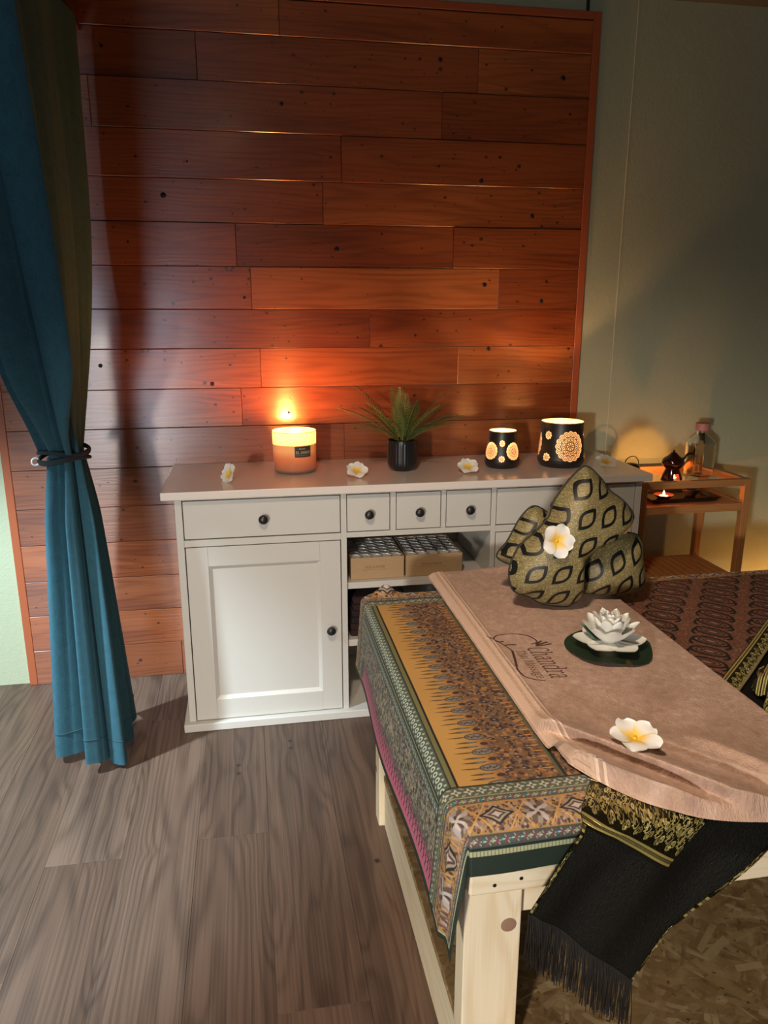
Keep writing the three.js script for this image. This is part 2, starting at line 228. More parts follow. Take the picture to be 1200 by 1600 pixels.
// ---------------------------------------------------------------- sideboard
const SB = thing('sideboard', 'long white painted sideboard with drawers, doors and open shelves against the wood panelling', 'sideboard', [0, 0, 0]);
{
  const g = SB, F = .455;
  obj('top', box(0, 1.734, .852, .88, .002, .4836, .0035), warmedTopPaint, g);
  obj('plinth', [box(.022, 1.712, 0, .03, .004, .477, .003)], whitePaint, g);
  for (const [a, b] of [[.040, .064], [1.686, 1.71]]) obj('side_panel', box(a, b, .03, .852, .004, F, .002, 'y'), whitePaint, g);
  for (const [a, b] of [[.594, .614], [1.135, 1.153]]) obj('divider', box(a, b, .03, .852, .004, F, .0015, 'y'), whitePaint, g);
  obj('back_panel', box(.064, 1.686, .03, .852, .004, .012, .001), cavity, g);
  obj('rail', [box(.064, .594, .682, .706, .2, F, .0015)], whitePaint, g); obj('rail', [box(1.153, 1.686, .682, .706, .2, F, .0015)], whitePaint, g);
  obj('rail', [box(.614, 1.135, .688, .707, .012, F, .0015)], whitePaint, g);
  obj('rail', [box(.064, 1.686, .8435, .852, .2, F - .001, .001)], whitePaint, g);
  for (const [a, b] of [[.768, .788], [.951, .968]]) obj('stile', box(a, b, .707, .8435, .2, F, .0015, 'y'), whitePaint, g);
  obj('shelf', box(.614, 1.135, .492, .516, .012, .44, .0015), whitePaint, g); obj('shelf', box(.614, 1.135, .271, .296, .012, .44, .0015), whitePaint, g);
  const knob = lathe([[0, 0], [.0075, 0], [.0068, .008], [.0075, .011], [.0145, .016], [.0165, .022], [.0135, .029], [.006, .032], [0, .0325]], 24); knob.rotateX(Math.PI / 2);
  const knobMat = std({ color: lin(.016, .014, .013), roughness: .38 });
  const drawer = (a, b) => { const m = obj('drawer', [box(a + .0025, b - .0025, .7095, .8405, F - .02, F - .001, .002), box(a + .01, b - .01, .715, .83, .05, F - .02, .001)], whitePaint, g); const k = obj('knob', knob, knobMat, m); k.position.set((a + b) / 2, .772, F - .001); return m; };
  drawer(.064, .594); drawer(.614, .768); drawer(.788, .951); drawer(.968, 1.135); drawer(1.153, 1.686);
  const door = (a, b, kx) => {
    const x0 = a + .003, x1 = b - .003, y0 = .033, y1 = .679, i0 = a + .075, i1 = b - .075, j0 = .109, j1 = .61;
    const frame = [box(x0, i0, y0, y1, F - .02, F - .001, .0015, 'y'), box(i1, x1, y0, y1, F - .02, F - .001, .0015, 'y'), box(i0, i1, y0, j0, F - .02, F - .001, .0008), box(i0, i1, j1, y1, F - .02, F - .001, .0008), box(i0, i1, j0, j1, F - .02, F - .0105, .0005)];
    const m = obj('door', frame, whitePaint, g);
    // moulding: four sloped strips around the sunken field
    const B = .012, zf = F - .0015, zb = F - .0105, q = [[i0, j0], [i1, j0], [i1, j1], [i0, j1]], p = [[i0 + B, j0 + B], [i1 - B, j0 + B], [i1 - B, j1 - B], [i0 + B, j1 - B]], pos = [];
    for (let k = 0; k < 4; k++) { const n = (k + 1) % 4, A = [...q[k], zf], Bq = [...q[n], zf], C = [...p[n], zb], D = [...p[k], zb]; pos.push(...A, ...Bq, ...C, ...A, ...C, ...D); }
    const mg = new THREE.BufferGeometry(); mg.setAttribute('position', new THREE.Float32BufferAttribute(pos, 3)); mg.setAttribute('uv', new THREE.Float32BufferAttribute(new Float32Array(pos.length / 3 * 2), 2)); mg.computeVertexNormals(); obj('moulding', mg, whitePaint, m);
    const k = obj('knob', knob, knobMat, m); k.position.set(kx, .35, F - .001);
  };
  door(.064, .594, .552); door(1.153, 1.686, 1.195);
}
// boxes of tealights on the shelf
const cardTex = canvasTex(512, 220, (x, w, h) => { x.fillStyle = '#a98b66'; x.fillRect(0, 0, w, h); const r = rng(5); for (let i = 0; i < 500; i++) { x.globalAlpha = .06; x.fillStyle = r() < .5 ? '#fff' : '#000'; x.fillRect(r() * w, r() * h, 20 + r() * 40, 1); } x.globalAlpha = .75; x.fillStyle = '#6d5236'; x.font = 'bold 34px sans-serif'; x.textAlign = 'center'; x.fillText('TEELICHTER', w * .45, h * .5); x.fillRect(w * .22, h * .56, w * .46, 3); });
const card = std({ color: lin(.36, .25, .14), roughness: .8 }), cardPrint = std({ map: cardTex, roughness: .8 });
const cupMat = std({ color: lin(.55, .54, .52), roughness: .4, metalness: .4 }), waxMat = std({ color: lin(.62, .60, .55), roughness: .5 });
let teaProto;
[[.632, .826, 'cardboard tray of tealights at the left of the upper open shelf', 'tealights in the left cardboard tray'], [.834, 1.044, 'cardboard tray of tealights at the right of the upper open shelf', 'tealights in the right cardboard tray']].forEach(([a, b, label, grp], bi) => {
  const t = thing('cardboard_box', label, 'box', [(a + b) / 2, .516, .295]), w = (b - a) / 2, h = .082, d = .12;
  obj('base', box(-w, w, 0, .003, -d, d, .001), card, t);
  const f = box(-w, w, 0, h, d - .003, d, .001); f.attributes.uv.array.forEach((_, i, A) => { if (i % 2 === 0) A[i] = (f.attributes.position.getX(i / 2) + w) / (2 * w); else A[i] = f.attributes.position.getY((i - 1) / 2) / h; });
  obj('front', f, cardPrint, t); obj('back', box(-w, w, 0, h, -d, -d + .003, .001), card, t);
  for (const s of [-1, 1]) obj('side', box(s < 0 ? -w : w - .003, s < 0 ? -w + .003 : w, 0, h, -d + .003, d - .003, .001), card, t);
  const lift = obj('insert', box(-w + .003, w - .003, .003, .064, -d + .003, d - .003, .001), card, t);
  for (let i = 0; i < 5; i++) for (let j = 0; j < 6; j++) {
    let o; const r = .0185;
    if (!teaProto) { o = teaProto = thing('tealight', '', 'tealight'); obj('cup', lathe([[0, 0], [r - .001, 0], [r, .001], [r, .017], [r - .0008, .017], [r - .001, .012]], 20), cupMat, o); obj('wax', lathe([[0, .0155], [.012, .0145], [r - .0012, .013], [r - .0012, .001]], 18), waxMat, o); obj('wick', tube([[0, .013, 0], [.001, .018, 0], [.002, .021, .001]], .0008, 5, 5), blackMetal, o); }
    else { o = teaProto.clone(); o.name = numbered('tealight'); scene.add(o); }
    o.position.set((a + b) / 2 - w + .0225 + i * ((2 * w - .045) / 4), .516 + .0642, .295 - d + .0235 + j * ((2 * d - .047) / 5));
    tag(o, bi ? 'one of the unlit tealights packed in rows in the right cardboard tray' : 'one of the unlit tealights packed in rows in the left cardboard tray', 'tealight', grp);
  }
});
// dark folded cloths on the lower shelf
{ const m = [std({ color: lin(.035, .012, .010), roughness: .95, bumpMap: rep(clothBump, 3, 3), bumpScale: .002 }), std({ color: lin(.022, .010, .009), roughness: .95, bumpMap: rep(clothBump, 3, 3), bumpScale: .002 })];
  ['dark maroon folded towel at the bottom of the stack on the lower open shelf', 'dark maroon folded towel in the middle of the stack on the lower open shelf', 'dark maroon folded towel topping the stack on the lower open shelf'].forEach((l, i) => { const o = thing('folded_towel', l, 'towel', [.73 + i * .003, .296 + i * .05, .29], i * .02 - .02, 'dark towels on the lower shelf'); obj('fold', new RoundedBoxGeometry(.2, .0245, .26, 3, .011).translate(0, .0125, 0), m[i % 2], o); obj('fold', new RoundedBoxGeometry(.2, .0245, .26, 3, .011).translate(0, .0375, .002), m[i % 2], o); }); }

// ---------------------------------------------------------------- candles on the sideboard
const flameGeo = (h, r) => lathe([[0, 0], [r * .55, h * .06], [r, h * .25], [r * .8, h * .5], [r * .35, h * .8], [0, h]], 14);
function flame(parent, x, y, z, h = .022, r = .0045) { const f = obj('flame', flameGeo(h, r), flameMat, parent, 'burning flame'); f.position.set(x, y, z); f.castShadow = false; return f; }
function candleLight(x, y, z, power, color = 0xff9a45, rad = .5) { const l = new THREE.PointLight(color, power, 0, 2); l.position.set(x, y, z); l.castShadow = true; l.shadow.radius = rad; scene.add(l); return l; }
{ // large candle in a glass jar
  const t = thing('jar_candle', 'large scented candle burning in an amber glass jar on the left of the sideboard', 'candle', [.457, .8802, .2]), R = .078, Hh = .150;
  const glowOmbre = canvasTex(16, 256, (x, w, h) => { const g = x.createLinearGradient(0, 0, 0, h); g.addColorStop(0, '#f6dc96'); g.addColorStop(.28, '#f2d08c'); g.addColorStop(.36, '#d8925f'); g.addColorStop(.58, '#84604f'); g.addColorStop(.92, '#6e5447'); g.addColorStop(1, '#40302a'); x.fillStyle = g; x.fillRect(0, 0, w, h); });  // yellow top and orange middle paint in the candle glow, grey brown below
  const shell = phys({ map: glowOmbre, roughness: 1, transmission: .3, thickness: 0, side: THREE.DoubleSide, clearcoat: .6, clearcoatRoughness: .1 });
  const pr = [[R - .008, 0], [R - .003, .003], [R, .014], [R + .001, Hh * .6], [R + .0018, Hh]];
  const lt = lathe(pr, 56); obj('jar', lt, shell, t, 'frosted amber glass');
  obj('jar_base', lathe([[0, .001], [R - .006, .001], [R - .003, .01], [0, .012]], 40), phys({ color: lin(.30, .20, .14), roughness: .2 }), t);
  obj('rim', new THREE.TorusGeometry(R + .001, .0016, 8, 56).rotateX(Math.PI / 2).translate(0, Hh, 0), phys({ color: lin(.9, .75, .5), roughness: .2 }), t);
  obj('wax', lathe([[0, Hh * .715], [R * .6, Hh * .71], [R - .004, Hh * .725], [R - .003, Hh * .70]], 40), phys({ color: lin(.70, .50, .34), roughness: 1, transmission: .12, thickness: 0, side: THREE.DoubleSide }), t);
  for (const [x, z] of [[-.022, .01], [.016, -.004], [.006, .026]]) { obj('wick', tube([[x, Hh * .70, z], [x, Hh * .76, z], [x + .002, Hh * .79, z]], .0011, 5, 5), blackMetal, t); flame(t, x, Hh * .765, z, .030, .0065); }
  const lab = canvasTex(256, 192, (x, w, h) => { x.fillStyle = '#4f4233'; x.fillRect(0, 0, w, h); x.strokeStyle = '#b9a58a'; x.lineWidth = 8; x.strokeRect(4, 4, w - 8, h - 8); x.fillStyle = '#d9ccb2'; x.textAlign = 'center'; x.font = 'bold 34px sans-serif'; x.fillText('Home', w * .45, 56); x.font = 'bold 58px serif'; x.fillText('EL AMBER', w / 2, 126, 210); x.fillRect(30, 152, w - 60, 3); });
  const lg = new THREE.CylinderGeometry(R + .0022, R + .0018, .042, 16, 1, true, -.08, .82).translate(0, .083, 0); obj('label', lg, std({ map: lab, roughness: .35, metalness: .3, side: THREE.DoubleSide }), t, 'small grey printed label');
  candleLight(.457 - .006, .8802 + Hh * .765 + .02, .212, CANDLE * 1.6, 0xff9c50, 1.4);
}
// mandala lanterns: black painted frosted glass, the ornament left clear
function mandalaAlpha(spots, ax) { return canvasTex(2048, 512, (x, w, h) => {
  x.fillStyle = '#fff'; x.fillRect(0, 0, w, h);
  const disc = (cx, cy, r, c) => { x.fillStyle = c; x.beginPath(); x.arc(cx, cy, r, 0, 7); x.fill(); }, ring = (cx, cy, r, lw) => { x.strokeStyle = '#fff'; x.lineWidth = lw; x.beginPath(); x.arc(cx, cy, r, 0, 7); x.stroke(); };
  const draw = (cx, cy, R) => {
    const n = R > 60 ? 16 : 8; for (let i = 0; i < n; i++) { const a = i / n * 6.2832; disc(cx + Math.cos(a) * R * .84, cy + Math.sin(a) * R * .84, R * (n === 16 ? .175 : .3), '#000'); } disc(cx, cy, R * .86, '#000');
    if (n === 16) {
      for (let i = 0; i < 16; i++) { const a = i / 16 * 6.2832; ring(cx + Math.cos(a) * R * .80, cy + Math.sin(a) * R * .80, R * .12, R * .05); disc(cx + Math.cos(a) * R * .80, cy + Math.sin(a) * R * .80, R * .045, '#fff'); }
      ring(cx, cy, R * .63, R * .05); for (let i = 0; i < 12; i++) { const a = (i + .5) / 12 * 6.2832; ring(cx + Math.cos(a) * R * .47, cy + Math.sin(a) * R * .47, R * .115, R * .05); disc(cx + Math.cos(a) * R * .47, cy + Math.sin(a) * R * .47, R * .05, '#fff'); }
      ring(cx, cy, R * .31, R * .05); for (let i = 0; i < 8; i++) { const a = i / 8 * 6.2832; ring(cx + Math.cos(a) * R * .19, cy + Math.sin(a) * R * .19, R * .085, R * .05); } disc(cx, cy, R * .07, '#fff');
    } else { for (let i = 0; i < 8; i++) { const a = (i + .5) / 8 * 6.2832; x.strokeStyle = '#fff'; x.lineWidth = 6; x.beginPath(); x.moveTo(cx + Math.cos(a) * R * .3, cy + Math.sin(a) * R * .3); x.lineTo(cx + Math.cos(a) * R * .85, cy + Math.sin(a) * R * .85); x.stroke(); } ring(cx, cy, R * .3, 6); }
  };
  for (const [u, v, R] of spots) for (const k of [-1, 0, 1]) { x.save(); x.translate((u + k) * w, v * h); x.scale(ax, 1); draw(0, 0, R); x.restore(); }
}, false); }
function lantern(name, label, at, R, Hh, spots, turn, bulge) {
  const t = thing(name, label, 'candle holder', at, turn, null), prof = [];
  const rad = v => R * (v < .16 ? lerp(.86, 1.0, Math.sin(v / .16 * Math.PI / 2)) : v < .22 ? 1.0 + .015 * Math.sin((v - .16) / .06 * Math.PI) : lerp(.985, bulge, smooth(.25, .95, v)));
  for (let i = 0; i <= 40; i++) prof.push([rad(i / 40), Hh * i / 40]);
  const outer = std({ color: lin(.016, .010, .008), roughness: .42, alphaMap: mandalaAlpha(spots, (2048 / (6.283 * R * .97)) / (512 / Hh)), alphaTest: .5, side: THREE.DoubleSide });
  obj('painted_shell', lathe(prof, 72), outer, t, 'black shell with clear mandala ornaments');
  obj('glass_liner', lathe(prof.map(([r, y]) => [r - .0015, y]), 64), phys({ color: lin(.44, .37, .31), roughness: 1, transmission: .14, thickness: 0, side: THREE.DoubleSide }), t, 'frosted glass');
  obj('base', lathe([[0, 0], [R * .82, 0], [R * .87, .003], [R * .87, .006], [0, .006]], 40), blackMetal, t);
  obj('rim', new THREE.TorusGeometry(rad(1) - .0006, .0016, 8, 64).rotateX(Math.PI / 2).translate(0, Hh, 0), std({ color: lin(.75, .55, .25), roughness: .35, metalness: .6 }), t, 'golden rim');
  const cr = R * .35; obj('candle', lathe([[0, .006], [cr, .006], [cr, Hh * .32], [cr * .9, Hh * .33], [0, Hh * .32]], 28), std({ color: lin(.8, .72, .58), roughness: .6 }), t, 'white wax candle');
  obj('wick', tube([[0, Hh * .32, 0], [0, Hh * .36, 0], [.001, Hh * .4, 0]], .001, 5, 5), blackMetal, t); flame(t, 0, Hh * .37, 0, .028, .006);
  candleLight(at[0], at[1] + Hh * .37 + .02, at[2], CANDLE * .9, 0xffb870, .4);
}
lantern('mandala_lantern', 'smaller black candle lantern with glowing mandala ornaments, next to the fern', [1.237, .8802, .25], .066, .137, [[.0, .52, 120], [.25, .52, 120], [.5, .52, 120], [.75, .52, 120], [.125, .30, 40], [.125, .72, 40], [.375, .3, 40], [.375, .72, 40], [.625, .3, 40], [.625, .72, 40], [.875, .3, 40], [.875, .72, 40]], -1.13, .78);
lantern('mandala_lantern', 'larger black candle lantern with glowing mandala ornaments near the right end of the sideboard', [1.468, .8802, .262], .089, .168, [[.0, .5, 172], [.333, .5, 172], [.667, .5, 172], [.167, .27, 42], [.167, .76, 42], [.5, .27, 42], [.5, .76, 42], [.833, .27, 42], [.833, .76, 42]], 0, .89);

// ---------------------------------------------------------------- fern
{
  const t = thing('potted_fern', 'small green artificial fern in a ribbed black pot between the candles', 'plant', [.852, .8802, .245]), R = .054, Hh = .112;
  const pot = sheet(112, 18, (u, v) => { const a = u * Math.PI * 2, y = v * Hh, r0 = R * (v < .25 ? lerp(.72, 1, Math.sin(v / .25 * Math.PI / 2)) : 1), rib = v > .08 && v < .93 ? .0016 * Math.abs(Math.cos(a * 14)) : .0008; return [(r0 + rib) * Math.sin(a), y, (r0 + rib) * Math.cos(a)]; });
  obj('pot', [pot, lathe([[0, 0], [R * .72, 0]], 28), lathe([[R, Hh], [R - .003, Hh + .001], [R - .005, Hh - .012]], 40)], phys({ color: lin(.010, .010, .011), roughness: .28, side: THREE.DoubleSide }), t, 'ribbed black pot');
  obj('soil', lathe([[0, Hh - .008], [R - .004, Hh - .012]], 24), std({ color: lin(.02, .015, .01), roughness: 1 }), t);
  const r = rng(77), fernMats = [lin(.07, .11, .022), lin(.11, .145, .028), lin(.17, .17, .035)].map(c => std({ color: c, roughness: .55, side: THREE.DoubleSide }));
  const fr = [[-2.95, .26, .62], [-2.6, .275, .95], [2.95, .20, .5], [.18, .235, .55], [.45, .27, .98], [0, .2, .45], [-1.9, .21, 1.3], [1.6, .2, 1.35], [1.2, .19, 1.2], [-1.3, .17, 1.15], [.8, .21, .9], [-2.3, .2, .75], [2.4, .2, .8], [-.5, .20, .7], [2.0, .19, 1.0], [-.9, .18, .85], [.3, .19, .7], [-2.8, .2, .8], [3.1, .2, 1.0], [-1.6, .2, 1.45], [1.9, .215, 1.45], [.1, .22, .85], [-.2, .17, .5], [2.7, .17, .6], [1.0, .16, .6], [-1.2, .16, .7]];
  for (const [az, L, el] of fr) {
    const parts = [], N = 21, dirx = Math.cos(az), dirz = Math.sin(az), pt = s => { const e = el + .12 - s * .5, h = L * s * Math.cos(lerp(el + .15, e, .5)), y = L * s * Math.sin(lerp(el + .15, e, .5)); return [dirx * (h + .012), Hh - .01 + y, dirz * (h + .012)]; };
    parts.push(tube([0, .25, .5, .75, 1].map(pt), .0011, 10, 4));
    for (let i = 3; i < N; i++) { const s = i / N, p = pt(s), q = pt(Math.min(1, s + .03)), ll = .023 * Math.sin(Math.PI * clamp(.14 + s * .84)) + .004, w = .0046; const tx = q[0] - p[0], ty = q[1] - p[1], tz = q[2] - p[2], tl = Math.hypot(tx, ty, tz), f = [tx / tl, ty / tl, tz / tl];
      for (const sd of [-1, 1]) { const sx = -dirz * sd, sz = dirx * sd, lift = .25; const e = [p[0] + sx * ll + f[0] * ll * .55, p[1] + ll * lift + f[1] * ll * .5, p[2] + sz * ll + f[2] * ll * .55], m = k => [p[0] + sx * ll * .5 + f[0] * (ll * .25 + k * w), p[1] + ll * .2 + f[1] * (ll * .25 + k * w) + .001, p[2] + sz * ll * .5 + f[2] * (ll * .25 + k * w)], A = m(-.6), B = m(.9); const g = new THREE.BufferGeometry(); g.setAttribute('position', new THREE.Float32BufferAttribute([...p, ...A, ...B, ...A, ...e, ...B], 3)); g.setAttribute('uv', new THREE.Float32BufferAttribute(new Float32Array(12), 2)); g.computeVertexNormals(); parts.push(g); } }
    obj('frond', parts, fernMats[(r() * 3) | 0], t);
  }
}

// ---------------------------------------------------------------- plumeria flowers
const petalCol = (geo, L) => { const p = geo.attributes.position, c = []; for (let i = 0; i < p.count; i++) { const s = p.getZ(i) / L, k = smooth(.62, .12, s); c.push(...mix3([.86, .85, .80], [.88, .55, .03], k)); } geo.setAttribute('color', new THREE.Float32BufferAttribute(c, 3)); return geo; };
const plumMat = phys({ vertexColors: true, roughness: .55, transmission: .15, thickness: 0, side: THREE.DoubleSide });
let plumProto;
function plumeria(label, at, rot, s) {
  let o;
  if (!plumProto) {
    o = plumProto = thing('plumeria', label, 'flower'); const L = .034;
    for (let k = 0; k < 5; k++) { const g = petalCol(sheet(10, 14, (u, v) => { const w = .0168 * Math.pow(Math.sin(Math.PI * Math.pow(v, 1.15) * .93 + .06), .55) + .0005, q = (u - .5) * 2; return [q * w + .003 * v, .002 + .016 * v - .010 * v * v + .004 * q * q * v - (q > .5 ? .003 * (q - .5) * v : 0) + .0015 * q, v * L]; }), L); const m = obj('petal', g, plumMat, o); m.rotation.y = k * Math.PI * 2 / 5; }
    obj('centre', lathe([[0, .0045], [.002, .004], [.0035, .001], [.003, -.003], [.0012, -.008], [0, -.008]], 12), std({ color: lin(.75, .40, .02), roughness: .6 }), o, 'yellow centre').position.y = .002;
  } else { o = plumProto.clone(); o.name = numbered('plumeria'); scene.add(o); }
  o.scale.setScalar(s); o.position.set(...at); o.rotation.set(...rot); tag(o, label, 'flower', 'white and yellow plumeria flowers'); return o;
}
plumeria('white and yellow plumeria lying on its side left of the amber jar candle', [.225, .903, .335], [.5, .3, .95], 1.15);
plumeria('white and yellow plumeria on the sideboard between the jar candle and the fern', [.667, .896, .338], [.6, .1, 0], 1.15);
plumeria('white and yellow plumeria on the sideboard between the fern and the smaller lantern', [1.078, .896, .338], [.5, .6, .1], 1.15);
plumeria('white and yellow plumeria at the right end of the sideboard beside the larger lantern', [1.617, .895, .338], [.45, .35, 0], 1.2);
plumeria('white and yellow plumeria pinned to the gold patterned cushion', [1.038, .897, 1.265], [1.25, .0, -.1], 1.28);
plumeria('white and yellow plumeria on the folds at the near end of the beige towel', [.938, .724, 1.888], [.16, .62, .0], 1.3);

// ---------------------------------------------------------------- bamboo trolley and what stands on it
{
  const t = thing('trolley', 'bamboo side table with a glass top and slatted lower shelf right of the sideboard', 'side table', [0, 0, 0]), a = 1.768, b = 2.24, z0 = .02, z1 = .345, L = .03, top = .812;
  for (const [x, z] of [[a, z0], [b - L, z0], [a, z1 - L], [b - L, z1 - L]]) obj('leg', box(x, x + L, 0, top, z, z + L, .003, 'y'), bamboo, t);
  for (const z of [z0 + .003, z1 - L + .003]) { obj('top_rail', box(a + L, b - L, top - .028, top, z, z + L - .006, .002, 'x'), bamboo, t); obj('rail', box(a + L, b - L, .683, .715, z, z + L - .006, .002, 'x'), bamboo, t); obj('rail', box(a + L, b - L, .375, .400, z, z + L - .006, .002, 'x'), bamboo, t); }
  for (const x of [a + .003, b - L + .003]) { obj('top_rail', box(x, x + L - .006, top - .028, top, z0 + L, z1 - L, .002, 'z'), bamboo, t); obj('rail', box(x, x + L - .006, .683, .715, z0 + L, z1 - L, .002, 'z'), bamboo, t); obj('rail', box(x, x + L - .006, .375, .4, z0 + L, z1 - L, .002, 'z'), bamboo, t); }
  obj('glass_top', box(a + L - .004, b - L + .004, .789, .794, z0 + L - .004, z1 - L + .004, .001), phys({ color: 0xffffff, roughness: .02, transmission: 1, thickness: 0, ior: 1.3 }), t, 'clear glass pane');
  obj('shelf', box(a + L - .003, b - L + .003, .700, .712, z0 + L - .003, z1 - L + .003, .001, 'x'), bamboo, t);
  for (let i = 0; i < 12; i++) { const x = a + L + .004 + i * ((b - a - 2 * L - .004) / 12); obj('slat', box(x, x + .026, .388, .404, z0 + L - .002, z1 - L + .002, .002, 'z'), bamboo, t); }
}
const oxblood = phys({ color: lin(.022, .004, .004), roughness: .12, clearcoat: .6, clearcoatRoughness: .05, side: THREE.DoubleSide });
{ // oil burner shaped like a small pot with a curled spout, arched opening at the back and front
  const t = thing('oil_burner', 'glossy dark red ceramic oil burner with a curled spout on the glass table top', 'oil burner', [1.957, .7945, .235]), R = .042;
  const arch = (u, v) => { let d = Math.abs(((u - .5 + 1.5) % 1) - .5) * 2 * Math.PI * R, y = v * .048; const open = dd => dd < .024 && y < .012 + Math.sqrt(Math.max(0, 1 - (dd / .024) ** 2)) * .027; const d2 = Math.min(u, 1 - u) * 2 * Math.PI * R; return !(open(d) || (d2 < .014 && y < .030)); };
  obj('stove', sheet(96, 30, (u, v) => { const A = u * Math.PI * 2, r = lerp(R, R * .62, Math.pow(v, 1.3)); return [r * Math.sin(A), v * .048, r * Math.cos(A)]; }, null, arch), oxblood, t, 'base with arched openings');
  obj('pot', lathe([[0, .044], [.018, .044], [.027, .048], [.032, .052], [.041, .064], [.044, .074], [.041, .085], [.033, .093], [.022, .100], [.016, .106], [.010, .113], [.004, .1155], [0, .116]], 36), oxblood, t);
  obj('spout', tube([[.034, .078, 0], [.047, .088, .001], [.056, .101, .002], [.066, .107, .003], [.077, .107, .003], [.083, .101, .003], [.080, .096, .003]], .005, 26, 9), oxblood, t);
  obj('finial', new THREE.SphereGeometry(.005, 12, 10).translate(0, .118, 0), oxblood, t);
  const k = thing('tealight', 'lit tealight burning inside the dark red oil burner', 'tealight', [1.957, .7945, .235]); obj('cup', lathe([[0, 0], [.0175, 0], [.0185, .001], [.0185, .012], [.0176, .012]], 20), cupMat, k); obj('wax', lathe([[0, .0095], [.0176, .010], [.0176, .001]], 18), waxMat, k); flame(k, 0, .012, 0, .016, .0035);
  candleLight(1.957, .7945 + .021, .235, CANDLE * .30, 0xffb468, .12);
}
{
  const t = thing('tray', 'black rectangular lacquered tray with raised edges on the middle trolley shelf', 'tray', [1.995, .7155, .205]); const m = phys({ color: lin(.012, .008, .008), roughness: .22 });
  const w = .15, d = .095, g = []; g.push(box(-w + .012, w - .012, 0, .004, -d + .012, d - .012, .001));
  const rim = (x0, z0, x1, z1) => sheet(8, 4, (u, v) => { const cx = lerp(x0, x1, u), cz = lerp(z0, z1, u), s = 1 - .1 * (1 - v); return [cx * s, .001 + v * .016, cz * (1 - .14 * (1 - v))]; }); const rm = phys({ color: lin(.012, .008, .008), roughness: .22, side: THREE.DoubleSide });
  obj('base', g, m, t); for (const q of [[-w, d, w, d], [w, d, w, -d], [w, -d, -w, -d], [-w, -d, -w, d]]) obj('edge', rim(...q), rm, t);
  const c = thing('tealight_dish', 'small dark dish holding a burning tealight on the black tray', 'candle holder', [1.93, .7198, .235]); obj('dish', lathe([[0, 0], [.022, 0], [.026, .004], [.040, .016], [.039, .0175], [.024, .006], [0, .005]], 32), oxblood, c); obj('wax', lathe([[0, .013], [.017, .012], [.018, .0055]], 20), waxMat, c); flame(c, 0, .015, 0, .02, .005);
  candleLight(1.93, .7198 + .026, .235, CANDLE * .25, 0xff9a45, .2);
  const b = thing('small_bowl', 'small black bowl at the right on the black tray', 'bowl', [2.06, .7198, .215]); obj('bowl', lathe([[0, 0], [.018, 0], [.020, .004], [.034, .022], [.036, .031], [.034, .031], [.031, .022], [.016, .006], [0, .005]], 32), m, b);
}
{ // clear bottle with a pink cap
  const t = thing('glass_bottle', 'clear square glass bottle with a pink cap at the right on the glass table top', 'bottle', [2.122, .7945, .155], .25); const w = .047;
  const prof = [[w * .92, 0], [w, .004], [w, .125], [w * .96, .137], [w * .62, .160], [w * .44, .172], [w * .42, .190], [w * .48, .193], [w * .48, .199]];
  const body = sheet(64, 60, (u, v) => { const k = v * (prof.length - 1), i = Math.min(prof.length - 2, Math.floor(k)), f = k - i, r = lerp(prof[i][0], prof[i + 1][0], f), y = lerp(prof[i][1], prof[i + 1][1], f), A = u * Math.PI * 2, n = lerp(5, 2, smooth(.135, .175, y)), c = Math.cos(A), s = Math.sin(A), q = r / Math.pow(Math.pow(Math.abs(c), n) + Math.pow(Math.abs(s), n), 1 / n); return [q * c, y, q * s]; });
  const inner = body.clone(); { const q = inner.attributes.position; for (let i = 0; i < q.count; i++) q.setXYZ(i, q.getX(i) * .93, .004 + q.getY(i) * .98, q.getZ(i) * .93); const ix = inner.index.array; for (let i = 0; i < ix.length; i += 3) { const z = ix[i]; ix[i] = ix[i + 1]; ix[i + 1] = z; } inner.computeVertexNormals(); }
  obj('body', [body, inner, sheet(24, 1, (u, v) => { const A = u * Math.PI * 2, q = v * w * .92 / Math.pow(Math.pow(Math.abs(Math.cos(A)), 5) + Math.pow(Math.abs(Math.sin(A)), 5), .2); return [q * Math.cos(A), .0005, q * Math.sin(A)]; })], phys({ color: lin(.93, .98, .95), roughness: .02, transmission: 1, thickness: .003, ior: 1.5, side: THREE.DoubleSide }), t, 'clear glass');
  const ribs = sheet(72, 6, (u, v) => { const A = u * Math.PI * 2, r = .0265 + .0008 * (Math.cos(A * 24) > 0 ? 1 : 0); return [r * Math.cos(A), .186 + v * .028, r * Math.sin(A)]; });
  obj('cap', [ribs, lathe([[.0272, .214], [.024, .2165], [0, .217]], 30)], std({ color: lin(.52, .20, .17), roughness: .5, side: THREE.DoubleSide }), t, 'pink screw cap');
  const d = thing('glass_pot', 'small dark round pot with a thin hoop handle behind the right corner of the sideboard', 'pot', [1.852, .7945, .10]); obj('body', lathe([[0, 0], [.02, 0], [.032, .010], [.036, .024], [.030, .040], [.018, .047], [0, .049]], 28), phys({ color: lin(.01, .008, .008), roughness: .1 }), d); obj('handle', tube([[-.03, .036, 0], [-.026, .060, 0], [-.008, .074, 0], [.012, .074, 0], [.028, .058, 0], [.031, .036, 0]], .002, 24, 6), blackMetal, d);
}

{
  const t = thing('floor_candle', 'small glass candle on the floor against the olive wall right of the trolley', 'candle', [2.66, .0, .16]);
  obj('glass_cup', lathe([[0, 0], [.035, 0], [.04, .005], [.042, .07], [.040, .07], [.038, .006], [0, .006]], 32), glass, t); obj('wax', lathe([[0, .03], [.037, .03], [.037, .007]], 24), waxMat, t); flame(t, 0, .032, 0);
  candleLight(2.66, .05, .16, CANDLE * 1.0, 0xffb060, .4);
}

